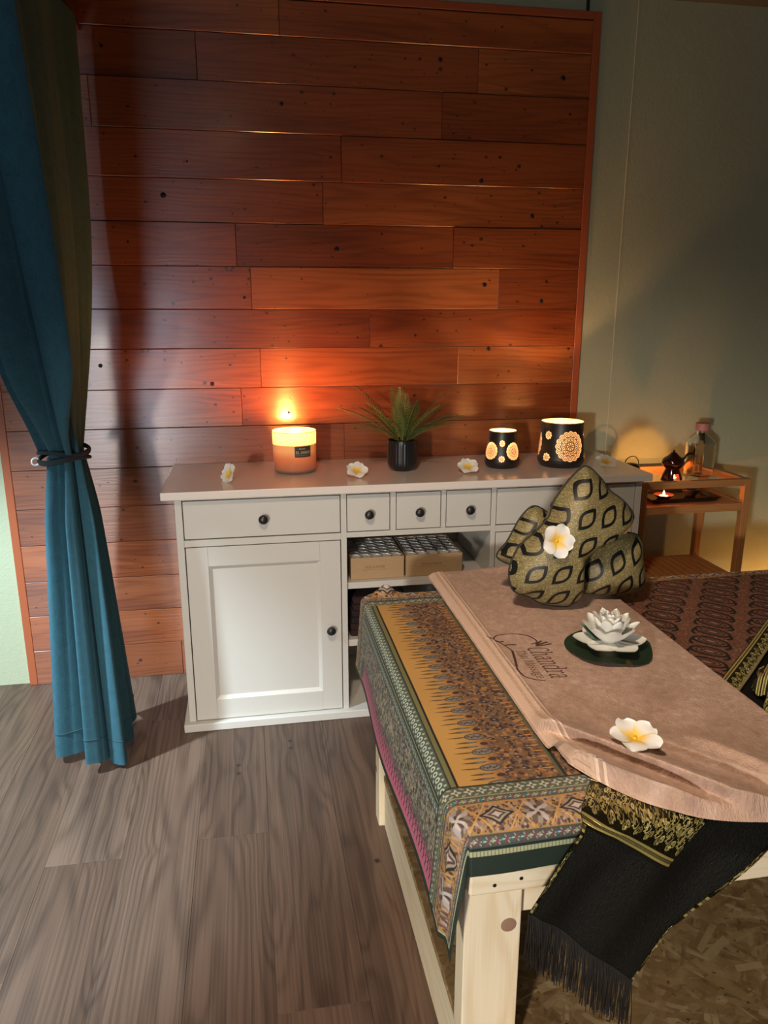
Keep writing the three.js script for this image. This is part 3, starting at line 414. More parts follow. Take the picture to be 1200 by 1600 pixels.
// ---------------------------------------------------------------- massage bed
const BX = .605, BF = 2.0, BB = .972, BT = .675;
{
  const t = thing('massage_bed', 'low pine massage bed with white wood legs and a chipboard shelf underneath', 'bed', [0, 0, 0]), XE = 2.55;
  for (const [x0, x1, z0, z1] of [[.612, .712, 1.925, 1.972], [.617, .70, 1.04, 1.096], [XE - .1, XE, 1.925, 1.972], [XE - .1, XE, 1.04, 1.096]]) obj('leg', boxUV(box(x0, x1, z1 > 1.5 ? .0 : .0, .535, z0, z1, .003), 'y', .3, .1), pine, t);
  obj('end_rail', box(.612, XE, .535, .575, 1.94, 1.992, .006), pine, t); obj('end_rail', box(.612, XE, .535, .575, .99, 1.05, .006), pine, t);
  { const k = obj('knot', lathe([[0, .0015], [.006, .0014], [.012, .0008], [.0145, 0]], 22).rotateX(Math.PI / 2).translate(.690, .452, 1.9718), std({ color: lin(.30, .17, .11), roughness: .7 }), t, 'round brown knot in the near leg'); for (const [x, y] of [[.655, .553], [.70, .560]]) obj('screw', lathe([[0, .001], [.003, .0008], [.0035, 0]], 10).rotateX(Math.PI / 2).translate(x, y, 1.992), blackMetal, t); }
  obj('apron', box(.7125, XE - .1, .462, .535, 1.93, 1.958, .003), pine, t);
  obj('cross_rail', box(.632, .67, .535, .575, 1.05, 1.94, .003, 'z'), pine, t); obj('cross_rail', box(XE - .05, XE - .01, .535, .575, 1.05, 1.94, .003, 'z'), pine, t);
  obj('shelf_rail', box(.633, .658, .0, .150, 1.097, 2.6, .002, 'z'), pine, t); obj('shelf_rail', box(.658, XE, .02, .147, 1.1, 1.13, .002, 'x'), pine, t);
  obj('shelf_board', box(.631, XE, .150, .168, 1.097, 2.6, .0015), osb, t, 'coarse chipboard');
  obj('shelf_rail', box(XE - .03, XE, .0, .150, 1.13, 2.6, .002, 'z'), pine, t);
  const m = obj('mattress', new RoundedBoxGeometry(XE - BX - .02, .093, BF - BB - .02, 4, .022).translate((BX + .01 + XE - .01) / 2, .5755 + .0465, (BF + BB) / 2), std({ color: lin(.012, .020, .014), roughness: .9 }), t, 'dark green mattress');
}
// cloth patterns are drawn in the cloth's own flat coordinates, metres
const K = 1150, CX = .30, CZ = .78, CW = 2048, CHh = 1580;
const batikTex = canvasTex(CW, CHh, (x) => {
  const r = rng(2024), P = (sx, tz) => [(sx - CX) * K, (tz - CZ) * K];
  const rect = (x0, x1, z0, z1, c) => { x.fillStyle = c; const [a, b] = P(x0, z0), [d, e] = P(x1, z1); x.fillRect(a, b, d - a, e - b); };
  const ell = (sx, tz, rx, rz, c, rot = 0) => { const [a, b] = P(sx, tz); x.fillStyle = c; x.beginPath(); x.ellipse(a, b, rx * K, rz * K, rot, 0, 7); x.fill(); };
  const scatter = (x0, x1, z0, z1, n, cols, r0, r1, stretch = 1) => { for (let i = 0; i < n; i++) ell(lerp(x0, x1, r()), lerp(z0, z1, r()), lerp(r0, r1, r()) * stretch, lerp(r0, r1, r()), cols[(r() * cols.length) | 0], r() * 3); };
  const flower = (sx, tz, R, cols, n = 8) => { for (let k = 0; k < n; k++) { const a = k / n * 6.283; ell(sx + Math.cos(a) * R * .6, tz + Math.sin(a) * R * .6, R * .34, R * .16, cols[k % cols.length], a); } ell(sx, tz, R * .25, R * .25, cols[cols.length - 1]); };
  x.fillStyle = '#15251b'; x.fillRect(0, 0, CW, CHh);
  const H0 = .935, H1 = 2.045, S0 = .388;
  rect(S0, 2.1, H0, H1, '#5d4a3c');
  // main field on the top: fine brown and purple vine work over ochre
  rect(.617, 2.1, 1.07, 1.9, '#6d5038'); scatter(.70, 2.1, 1.07, 1.9, 26000, ['#43302a', '#37282a', '#8a6238', '#453733', '#6b5a50', '#93694a', '#2f2524', '#7b6a5c', '#a0703c'], .0012, .0045, 1.2);
  for (let z = 1.085; z < 1.89; z += .034) for (let s = .715; s < 1.3; s += .03) { ell(s + .004 * r(), z, .0075, .0045, '#35292a', r()); ell(s, z, .003, .002, '#8b7c70'); }
  // yellow comb band
  rect(.617, .648, 1.07, 1.9, '#b38a4c'); { const [a, b] = P(.648, 1.07), [c, d] = P(.715, 1.9); const g = x.createLinearGradient(a, 0, c, 0); g.addColorStop(0, '#b38a4c'); g.addColorStop(.55, 'rgba(170,128,70,.92)'); g.addColorStop(1, 'rgba(150,100,50,0)'); x.fillStyle = g; x.fillRect(a, b, c - a, d - b); }
  const spear = (z, s0, s1, w, c) => { const [a, b] = P(s0, z), [d] = P(s1, z); x.fillStyle = c; x.beginPath(); x.moveTo(a, b); x.quadraticCurveTo((a + d) / 2 + (d - a) * .2, b - w * K, d, b); x.quadraticCurveTo((a + d) / 2 + (d - a) * .2, b + w * K, a, b); x.fill(); };
  for (let z = 1.086, k = 0; z < 1.89; z += .0495, k++) {
    spear(z - .007, .645, .690, .0055, '#4a3a26'); spear(z + .007, .640, .688, .0055, '#4a3a26'); spear(z - .007, .665, .684, .0045, '#6b6a62'); spear(z + .007, .662, .682, .0045, '#6b6a62'); ell(.699, z, .0075, .0052, '#3b2a26');
    const zz = z + .0245; spear(zz, .633, .672, .004, '#5a4526'); ell(.688, zz, .020, .0105, '#3c3430'); ell(.688, zz, .0175, .0085, '#77716a'); for (let i = 0; i < 5; i++) { ell(.676 + i * .006, zz + (i % 2 ? .003 : -.003), .002, .0015, '#332a28'); } ell(.688, zz, .016, .001, '#2c2624');
  }
  for (let z = 1.08; z < 1.89; z += .018) spear(z, .775, .80, .004, '#b08040');
  rect(.800, .806, 1.07, 1.9, '#54543a'); rect(.806, .812, 1.07, 1.9, '#1b221c');
  // strips along the left edge
  rect(S0, .617, 1.03, 1.94, '#4d5244');
  rect(.613, .617, 1.06, 1.9, '#16140f'); rect(.604, .613, 1.06, 1.905, '#6b6a45'); rect(.6015, .604, 1.05, 1.91, '#20281f');
  rect(.571, .6015, 1.03, 1.94, '#485248'); for (let z = 1.04; z < 1.93; z += .0165) { ell(.5865, z, .0062, .0062, '#aab7a9', .78); ell(.5865, z, .0025, .0025, '#33443c'); ell(.5865 - .0095, z + .008, .003, .003, '#93a496'); ell(.5865 + .0095, z + .008, .003, .003, '#93a496'); }
  rect(.5665, .571, 1.03, 1.94, '#1b241c'); rect(.562, .5665, 1.03, 1.94, '#8a8a66'); rect(.558, .562, 1.03, 1.94, '#141c15');
  rect(.536, .558, 1.03, 1.94, '#566056'); for (let z = 1.04; z < 1.93; z += .014) { ell(.547, z, .0052, .0042, '#9fb0a4'); ell(.547, z, .002, .0018, '#3c2f45'); }
  rect(.5325, .536, 1.03, 1.94, '#141c15');
  rect(.44, .5325, 1.03, 1.94, '#63655a'); scatter(.445, .5325, 1.03, 1.94, 7500, ['#868472', '#3f4a40', '#99907a', '#575a62', '#2f3a31', '#a29a86', '#7a6a62'], .001, .004, 1.6);
  for (let z = 1.03; z < 1.94; z += .021) for (let s = .45; s < .53; s += .018) spear(z + r() * .006, s, s + .017, .0035, r() < .5 ? '#3a443a' : '#a09a80');
  // pink edge with dark stems
  rect(S0, .445, 1.10, 1.94, '#b8667e'); for (let z = 1.1; z < 1.935; z += .0175) { spear(z, .396, .452, .0048, '#4a2f3c'); spear(z + .008, .412, .452, .0036, '#7b4a5c'); for (let i = 0; i < 5; i++) ell(.405 + i * .009, z + (i % 2 ? .003 : -.003), .003, .0015, '#3e2a36', .6); }
  scatter(.43, .452, 1.1, 1.94, 900, ['#63655a', '#7a5562', '#3f4a40'], .0012, .004);
  // rear and front borders run right across
  const starBand = (z0, z1) => { rect(S0, 2.1, z0, z1, '#525446'); const zc = (z0 + z1) / 2; for (let s = S0; s < 2.1; s += .022) { ell(s, zc, .0028, .0095, '#a9b09c'); ell(s, zc, .0095, .0028, '#a9b09c'); ell(s, zc, .0025, .0025, '#5a4a52'); ell(s + .011, zc - .009, .005, .002, '#88907c', .5); ell(s + .011, zc + .009, .005, .002, '#88907c', -.5); } rect(S0, 2.1, z0, z0 + .003, '#14180f'); rect(S0, 2.1, z1 - .003, z1, '#8f8f68'); };
  const floral = (z0, z1) => { rect(S0, 2.1, z0, z1, '#474b42'); for (let s = S0; s < 2.1; s += .0155) { flower(s, (z0 + z1) / 2 + .002 * (r() - .5), (z1 - z0) * .44, ['#b9b4a4', '#9b8a80', '#7a4452'], 6); ell(s + .0078, (z0 + z1) / 2, .003, .005, r() < .5 ? '#2f6a68' : '#8a8f6c'); } };
  const medal = (z0, z1) => { rect(S0, 2.1, z0, z1, '#a07a48'); const zc = (z0 + z1) / 2, hh = (z1 - z0) / 2; scatter(S0, 2.1, z0 + .004, z1 - .004, 5200, ['#7d6a5e', '#5a463c', '#8f7a72', '#6a4436', '#a0908a', '#3f302a'], .0012, .0036);
    let k = 1; for (let s = .455; s < 2.1; s += .0675, k++) { if (k % 2) { flower(s, zc, hh * .85, ['#877c72', '#5b4a42', '#a39a98'], 12); flower(s, zc, hh * .45, ['#3f302a', '#b0a8a4'], 8); } else { const d = (q, c) => { const [a, b] = P(s, zc); x.fillStyle = c; x.beginPath(); for (let i = 0; i < 8; i++) { const A = i / 8 * 6.283, rr = (i % 2 ? .62 : 1) * q; x.lineTo(a + Math.cos(A) * rr * 1.15 * K, b + Math.sin(A) * rr * .8 * K); } x.fill(); }; d(hh * .82, '#241b16'); d(hh * .64, '#948a7c'); d(hh * .44, '#4a3a30'); d(hh * .28, '#b5a8a2'); } const [a, b] = P(s + .036, zc); x.strokeStyle = '#b58c50'; x.lineWidth = 3; x.beginPath(); x.moveTo(a - .02 * K, b - hh * K * .9); x.lineTo(a + .02 * K, b + hh * K * .9); x.moveTo(a + .02 * K, b - hh * K * .9); x.lineTo(a - .02 * K, b + hh * K * .9); x.stroke(); } };
  starBand(1.9, 1.932); floral(1.932, 1.948); medal(1.948, 2.012); floral(2.012, 2.033); rect(S0, 2.1, 2.033, 2.038, '#10231f'); rect(S0, 2.1, 2.038, 2.047, '#a3a482'); for (let s = S0; s < 2.1; s += .006) rect(s, s + .0015, 2.038, 2.047, '#6a7052'); rect(.3, 2.1, 2.047, 2.2, '#16261c');
  starBand(1.038, 1.07); floral(1.022, 1.038); medal(.958, 1.022); floral(.94, .958); rect(.3, 2.1, .925, .94, '#a3a482'); rect(.3, 2.1, .7, .928, '#16261c');
  // pale selvedge where the borders meet the left edge
  rect(S0 - .004, S0, .94, 1.1, '#9a9a78'); rect(S0 - .004, S0, 1.935, 2.04, '#9a9a78'); rect(.2, S0 - .004, .7, 2.3, '#16261c');
});
batikTex.wrapS = batikTex.wrapT = THREE.ClampToEdgeWrapping;
const batik = std({ map: batikTex, bumpMap: rep(clothBump, 12, 12), bumpScale: .0004, roughness: .68, side: THREE.DoubleSide });
function drape(sx, tz) { // flat cloth point -> place on the bed
  const a = Math.max(0, BX - sx), bF = Math.max(0, tz - (BF - .016)), bB = Math.max(0, (BB + .02) - tz), b = Math.max(bF, bB), sg = bF > 0 ? 1 : -1, r = .022;
  const ez = bF > 0 ? BF - .016 : BB + .02, y0 = BT + .0025;
  const hang = q => q < r * 1.5708 ? [r * Math.sin(q / r), r * (1 - Math.cos(q / r))] : [r + .10 * (q - r * 1.5708), r + (q - r * 1.5708) * .995];
  if (a === 0 && b === 0) { const bump = .030 * Math.exp(-(((sx - .655) / .028) ** 2)) * smooth(1.03, .975, tz); return [sx, y0 + bump + .0012 * Math.sin(sx * 40) * Math.sin(tz * 23), tz]; }
  if (b === 0) { const [o, d] = hang(a); return [BX - o - .006 * Math.sin(tz * 9 + 1) * smooth(.03, .2, a), y0 - d, tz]; }
  if (a === 0) { const [o, d] = hang(b), bump = sg < 0 ? .030 * Math.exp(-(((sx - .655) / .028) ** 2)) * smooth(.06, 0, b) : 0; return [sx, y0 - d + bump, ez + sg * (o + .003 * Math.sin(sx * 22) * smooth(.02, .08, b))]; }
  const rho = Math.hypot(a, b), th = Math.atan2(b, a), [o, d] = hang(rho), ph = Math.PI / 2 * Math.pow(clamp(th / (Math.PI / 2)), .34), out = o * .8 + .10 * (rho - .03) * Math.sin(2 * th) * smooth(.03, .15, rho);
  return [BX - Math.cos(ph) * out - .006 * Math.sin(tz * 9 + 1) * smooth(.03, .2, a) * (1 - th / 1.5708), y0 - d, ez + sg * Math.sin(ph) * out];
}
{
  const S0 = .375, S1 = 2.05, T0 = .86, T1 = 2.08;
  const g = sheet(300, 240, (u, v) => { const s = S0 + (S1 - S0) * (u < .5 ? u * .6 : .3 + (u - .5) * 1.4), tz = lerp(T0, T1, v); return drape(s, tz); }, (u, v) => { const s = S0 + (S1 - S0) * (u < .5 ? u * .6 : .3 + (u - .5) * 1.4), tz = lerp(T0, T1, v); return [(s - CX) * K / CW, 1 - (tz - CZ) * K / CHh]; });
  tag(obj('batik_cloth', g, batik), 'printed batik bed cloth with a yellow comb band, floral borders and a pink left edge', 'cloth');
}
// brown paisley shawl lying across the far right of the bed
{
  const tex = canvasTex(1024, 1024, (x, w, h) => { // 0.5 m square, tiles
    const r = rng(31); x.fillStyle = '#65402f'; x.fillRect(0, 0, w, h); for (let i = 0; i < 9000; i++) { x.fillStyle = ['#85543e', '#553428', '#956249', '#6f4838', '#41281f', '#a57558'][(r() * 6) | 0]; x.globalAlpha = .7; x.beginPath(); x.ellipse(r() * w, r() * h, 2 + r() * 5, 1.5 + r() * 3, r() * 3, 0, 7); x.fill(); } x.globalAlpha = 1;
    for (let c = 0; c < 4; c++) for (let k = 0; k < 8; k++) { const cx = 128 + c * 256 - 30, cy = 64 + k * 128; x.strokeStyle = '#120a08'; for (const [rx, ry, lw] of [[84, 46, 15], [58, 30, 6], [34, 15, 5]]) { x.lineWidth = lw; x.beginPath(); x.ellipse(cx, cy, rx, ry, .16, 0, 7); x.stroke(); } x.fillStyle = '#8d6c58'; x.beginPath(); x.ellipse(cx, cy, 20, 8, .2, 0, 7); x.fill(); x.lineWidth = 16; x.strokeStyle = '#120a08'; x.beginPath(); x.moveTo(cx + 78, cy + 10); x.quadraticCurveTo(cx + 110, cy + 44, cx + 70, cy + 70); x.stroke(); x.beginPath(); x.moveTo(cx - 78, cy - 6); x.quadraticCurveTo(cx - 112, cy + 30, cx - 76, cy + 62); x.stroke();
      x.fillStyle = '#9a5a3c'; for (let i = 0; i < 6; i++) { x.globalAlpha = .55; x.beginPath(); x.ellipse(cx + 128 + (r() - .5) * 50, cy + (r() - .5) * 110, 7, 5, 0, 0, 7); x.fill(); } x.globalAlpha = 1; } });
  tex.repeat.set(2, 2); const m = std({ map: tex, bumpMap: rep(clothBump, 10, 10), bumpScale: .0004, roughness: .75, side: THREE.DoubleSide });
  const gold = goldTexture(); const gm = std({ map: gold, bumpMap: gold, bumpScale: .0012, roughness: .42, metalness: .25, side: THREE.DoubleSide });
  const t = thing('paisley_shawl', 'dark reddish brown paisley shawl with a gold border on the far right of the bed', 'shawl', [0, 0, 0]), y = BT + .0075, a0 = [1.16, 1.795], dn = [.745, -.667]; // border line from the towel towards the rear right
  const D = [.59, -.807], E = [.807, .59]; const uv = (x, z) => { const q = [x - 1.2, z - 1.6]; return [q[0] * E[0] + q[1] * E[1], q[0] * D[0] + q[1] * D[1]]; };
  // body: from the rear border to the diagonal edge
  const body = (u, v) => { const xe = lerp(1.17, 2.1, u), s = (xe - a0[0]) / dn[0], ze = Math.max(1.06, a0[1] + dn[1] * s - .055), z = lerp(1.035, ze, v); return [xe, y + .0015 * Math.sin(xe * 30 + z * 12), z]; };
  obj('field', sheet(60, 40, body, (u, v) => { const p = body(u, v); return uv(p[0], p[2]); }), m, t);
  const border = (u, v) => { const s = lerp(-.01, 1.03, u), x = a0[0] + dn[0] * s, z = a0[1] + dn[1] * s - .056 * (1 - v); return [x, y + .002 + .0015 * Math.sin(x * 30 + z * 12), z]; };
  obj('border', sheet(50, 6, border, (u, v) => [u * 1.1 / .14, v * .5]), gm, t, 'gold woven border');
  obj('edge_cord', tube([0, .25, .5, .75, 1].map(u => { const p = border(u, 1); return [p[0], p[1] + .001, p[2] + .002]; }), .0028, 40, 6), std({ color: lin(.22, .18, .09), roughness: .7 }), t, 'pale edge piping');
}
function goldTexture() { return canvasTex(512, 256, (x, w, h) => { const r = rng(12); x.fillStyle = '#1d1a0d'; x.fillRect(0, 0, w, h); x.lineCap = 'round'; const cols = ['#9a8d50', '#b3a562', '#7d7240', '#cfc282'];
  for (const yb of [10, 30, h - 30, h - 10]) { x.strokeStyle = cols[1]; x.lineWidth = 9; x.beginPath(); x.moveTo(0, yb); x.lineTo(w, yb); x.stroke(); } for (let i = 0; i < 64; i++) { x.fillStyle = cols[2]; x.beginPath(); x.ellipse(i * 8, 20, 2.6, 5, .4, 0, 7); x.ellipse(i * 8, h - 20, 2.6, 5, .4, 0, 7); x.fill(); }
  for (let k = 0; k < 8; k++) { const cx = k * 64 + 32, cy = h / 2, m = k % 2 ? -1 : 1; for (const [dx, dy, R, f] of [[-14, -34, 24, 0], [14, 30, 24, Math.PI], [-16, 58, 16, 2], [18, -62, 16, 5], [0, 0, 13, 1], [26, -10, 10, 3], [-26, 12, 10, 0]]) { x.strokeStyle = cols[(r() * 4) | 0]; x.lineWidth = 8; x.beginPath(); x.arc(cx + dx, cy + dy * m, R, f, f + 4.4); x.stroke(); x.lineWidth = 6; x.beginPath(); x.arc(cx + dx, cy + dy * m, R * .42, f + 2, f + 6); x.stroke(); x.fillStyle = cols[(r() * 4) | 0]; x.beginPath(); x.ellipse(cx + dx * 1.9, cy + dy * m * 1.12, 11, 5, r() * 3, 0, 7); x.fill(); } }
  for (let i = 0; i < 900; i++) { x.fillStyle = cols[(r() * 4) | 0]; x.globalAlpha = .45; x.fillRect(r() * w, r() * h, 3, 1.5); } }); }

// ---------------------------------------------------------------- black scarf with gold band and fringe
{
  const t = thing('black_scarf', 'black silky scarf with a gold band and fringe hanging over the bed end', 'scarf', [0, 0, 0]);
  const goldT = goldTexture(); const black = phys({ color: lin(.0055, .0055, .004), roughness: .6, specularIntensity: .3, bumpMap: rep(noiseBump, 3, 3), bumpScale: .003, side: THREE.DoubleSide });
  const goldM = std({ map: goldT, bumpMap: goldT, bumpScale: .0015, roughness: .3, metalness: .55, side: THREE.DoubleSide });
  const BL = [.686, .556], BR = [.872, .392], d = [.582, .813], yT = BT + .0045;
  // the strip runs from its lower edge up over the bed edge and on across the bed
  const P = (u, v) => { const py = lerp(BL[1], BR[1], u); let s = v; const px = lerp(BL[0], BR[0], u) + .4 * u * u * Math.max(0, v - .1); const need = (yT - .018 - py) / d[1]; const wob = .005 * Math.sin(px * 40 + v * 9) + .004 * Math.sin(u * 14); if (s <= need) return [px + d[0] * s, py + d[1] * s, BF + .046 + wob * smooth(need, need - .1, s) + .012 * (1 - s / need)]; const e = s - need, q = Math.min(1, e / .05); return [px + d[0] * s, yT - .018 + .018 * Math.sin(q * 1.5708), BF + .046 - .03 * (1 - Math.cos(q * 1.5708)) - Math.max(0, e - .03) * .86]; };
  const strip = (u0, u1, v0, v1, off) => sheet(40, 70, (u, v) => { const p = P(lerp(u0, u1, u), lerp(v0, v1, v)); return [p[0], p[1] + off * .7, p[2] + off]; }, (u, v) => [lerp(u0, u1, u), lerp(v0, v1, v) * 3]);
  obj('fabric', strip(0, 1, 0, .95, 0), black, t);
  const band = sheet(40, 20, (u, v) => { const uu = u * .62, vv = lerp(.165, .285, v) + uu * .02; const p = P(uu, vv); return [p[0], p[1] + .0018, p[2] + .0025]; }, (u, v) => [u * 2, v]); obj('gold_band', band, goldM, t, 'shiny gold woven band');
  for (const [a, b] of [[0, .018], [.982, 1]]) obj('gold_edge', sheet(2, 60, (u, v) => { const p = P(lerp(a, b, u), lerp(0, .9, v)); return [p[0], p[1] + .0015, p[2] + .002]; }, (u, v) => [u * .1, v * 6]), goldM, t, 'thin gold edge');
  const r = rng(3), th = []; for (let i = 0; i < 190; i++) { const u = (i + r() * .6) / 190, p = P(clamp(u), 0), L = .088 + r() * .022 - .02 * Math.abs(u - .5), jx = (r() - .5) * .012, jz = (r() - .5) * .010; th.push(tube([[p[0], p[1] + .004, p[2]], [p[0] + jx * .3, p[1] - L * .35, p[2] + jz * .6 + .002], [p[0] + jx * .8, p[1] - L * .7, p[2] + jz], [p[0] + jx, p[1] - L, p[2] + jz]], .00085, 6, 4)); }
  const f = obj('fringe', th, std({ color: lin(.006, .0045, .003), roughness: .6 }), t, 'long black thread fringe'); f.userData.kind = 'stuff';
}
// crumpled brocade at the right edge
{
  const gt = goldTexture(); gt.repeat.set(1.5, 2);
  const t = thing('brocade_cloth', 'crumpled black and gold brocade cloth lying on the black scarf at the right edge', 'cloth', [1.392, BT + .013, 1.735], .75); t.scale.setScalar(.82);
  const bump = (x, z) => .045 * (fbm(x * 9 + 3, z * 9, 21, 3)) + .03 * Math.sin(x * 30 + 3 * Math.sin(z * 18)) * .5;
  const F = (u, v) => { const A = u * Math.PI * 2, rr = v, R = .105 * (1 + .10 * Math.sin(A * 9) + .08 * Math.sin(A * 4 + 1)), x = Math.cos(A) * R * rr * 1.5, z = Math.sin(A) * R * rr; const edge = Math.sqrt(clamp(1 - rr * rr)); return [x, .002 + edge * (.045 + bump(x, z)) + (rr > .85 ? .006 * Math.sin(A * 22) * (rr - .85) / .15 + .004 : 0), z]; };
  obj('fabric', sheet(110, 36, F, (u, v) => { const p = F(u, v); return [p[0] * 6, p[2] * 6]; }), std({ map: gt, bumpMap: gt, bumpScale: .002, roughness: .45, metalness: .25, side: THREE.DoubleSide }), t);
}

// ---------------------------------------------------------------- beige towel with stitched emblem
{
  const TW = .475, TL = 1.2, tx = canvasTex(960, 2048, (x, w, h) => {
    const k = 1706, base = '#aa8c77'; x.fillStyle = base; x.fillRect(0, 0, w, h); const r = rng(55);
    for (let i = 0; i < 9000; i++) { x.globalAlpha = .05; x.fillStyle = r() < .5 ? '#fff2e2' : '#6a4a38'; x.beginPath(); x.ellipse(r() * w, r() * h, 6 + r() * 26, 3 + r() * 9, r() * 3, 0, 7); x.fill(); } x.globalAlpha = 1;
    // woven hem along the left edge
    const X = u => u * k; x.fillStyle = '#c4a48d'; x.fillRect(X(.003), 0, X(.030), h); x.fillStyle = '#d8bda6'; x.fillRect(X(.029), 0, X(.004), h); x.fillRect(X(.038), 0, X(.0035), h); for (let i = 0; i < h; i += 9) { x.fillStyle = '#ab8c76'; x.fillRect(X(.006), i, X(.018), 2); }
    // emblem, drawn reading towards the near end with its top to the right
    x.save(); x.translate(.046 * k, .462 * k); x.transform(0, 1, 1, 0, 0, 0); // now local x = towards viewer, local y = to the right, so text must be mirrored upright
    x.scale(k, -k); x.strokeStyle = '#3f2119'; x.fillStyle = '#3f2119'; x.lineCap = 'round'; const ln = (w2, ...p) => { x.lineWidth = w2; x.beginPath(); x.moveTo(p[0], p[1]); for (let i = 2; i < p.length; i += 4) x.quadraticCurveTo(p[i], p[i + 1], p[i + 2], p[i + 3]); x.stroke(); };
    ln(.0032, .048, .005, .018, -.004, .021, -.036, .022, -.076, .050, -.089, .074, -.099, .086, -.086); ln(.0042, .034, -.078, .05, -.092, .068, -.094); ln(.0030, .040, .010, .036, .012, .028, .014); ln(.0030, .050, .002, .043, .006, .036, .010);
    ln(.0034, .05, .001, .09, -.016, .113, -.019, .15, -.012, .203, .001, .232, .002, .243, -.006, .258, -.02, .263, -.038); ln(.0055, .113, -.019, .15, -.012, .19, -.002);
    ln(.0065, .082, -.036, .079, -.026, .080, -.016); ln(.0050, .060, -.014, .062, -.006, .058, .0);
    ln(.0055, .088, -.088, .080, -.094, .074, -.104); ln(.0065, .092, -.086, .088, -.100, .082, -.114); ln(.0055, .097, -.084, .098, -.100, .092, -.120); ln(.0035, .086, -.076, .082, -.084, .078, -.094);
    x.restore(); x.save(); x.translate(.046 * k, .462 * k); x.transform(0, 1, 1, 0, 0, 0); x.scale(1, -1); x.fillStyle = '#4a2a20'; x.textAlign = 'left'; x.textBaseline = 'alphabetic'; x.font = 'italic 116px serif'; x.fillText('Chandra', .100 * k, -.056 * k, 268); x.font = 'italic 50px serif'; x.fillText('Thai Massage', .112 * k, -.026 * k, 238); x.restore();
  }); tx.wrapS = tx.wrapT = THREE.ClampToEdgeWrapping;
  const terry = dataTex(256, 256, (x, y) => .5 * vnoise(x / 1.4, y / 1.4, 1) + .5 * vnoise(x / 5, y / 5, 2), false); terry.repeat.set(4, 9);
  const m = phys({ map: tx, bumpMap: terry, bumpScale: .0018, roughness: .95, sheen: .5, sheenRoughness: .6, sheenColor: lin(.8, .7, .6) });
  const y0 = BT + .0085;
  const ridge = (x, z, [px, pz, dx, dz, A, shift, wf, wn]) => { const l = Math.hypot(dx, dz), ux = dx / l, uz = dz / l, q = (x - px) * ux + (z - pz) * uz, d = -(x - px) * uz + (z - pz) * ux, g = smooth(-.035, .06, q) * Math.exp(-((d / (d > 0 ? wn : wf)) ** 2)); return [A * g, -uz * shift * g, ux * shift * g]; };
  const folds = [[.80, 1.755, .175, .21, .030, .018, .036, .006], [.79, 1.838, .14, .185, .026, .016, .030, .006], [.93, 1.78, .18, .22, .016, .010, .045, .014], [1.06, 1.86, .12, .2, .016, .008, .05, .02]];
  const F = (u, v) => {
    let x = .803 + u * TW, z = .875 + v * TL; const e = Math.min(u, 1 - u) * TW, ez = Math.min(v, 1 - v) * TL, near = smooth(.76, .98, v);
    // near end is pushed together: left corner rounds away to the right
    x += near * .02 * (1 - u) ; z += .0 - near * .20 * Math.pow(1 - u, 5) + near * .004 * Math.sin(u * 10);
    let h = .015 * Math.sqrt(clamp(Math.min(e, ez) / .014)); h += .006 * (fbm(x * 7, z * 6, 9, 3) - .45) * smooth(0, .06, Math.min(e, ez));
    let sx = 0, sz = 0; const keep = smooth(0, .03, Math.min(1 - u, 1 - v)) ; for (const f of folds) { const q = ridge(x, z, f); h += q[0] * smooth(0, .02, ez + .004); sx += q[1] * keep; sz += q[2] * keep; }
    h += .012 * Math.exp(-(((z - .90) / .03) ** 2)) * smooth(.2, .6, u);
    h += (u * TW > .027 && u * TW < .034) || (u * TW > .037 && u * TW < .042) ? .0018 : 0; h *= smooth(0, .02, Math.min(e + .004, ez + .004)) ;
    x += sx * smooth(0, .03, e + .012); z += sz; const over = Math.max(0, z - (BF + .03)); return [x, y0 + h - over * .25 + (ez < .0001 || e < .0001 ? -.001 : 0), z];
  };
  const t = thing('towel', 'beige terry towel with a stitched dark brown emblem spread along the bed', 'towel', [0, 0, 0]);
  obj('fabric', sheet(190, 330, F, (u, v) => [u * TW * 1706 / 960, 1 - v * TL * 1706 / 2048]), m, t);
}

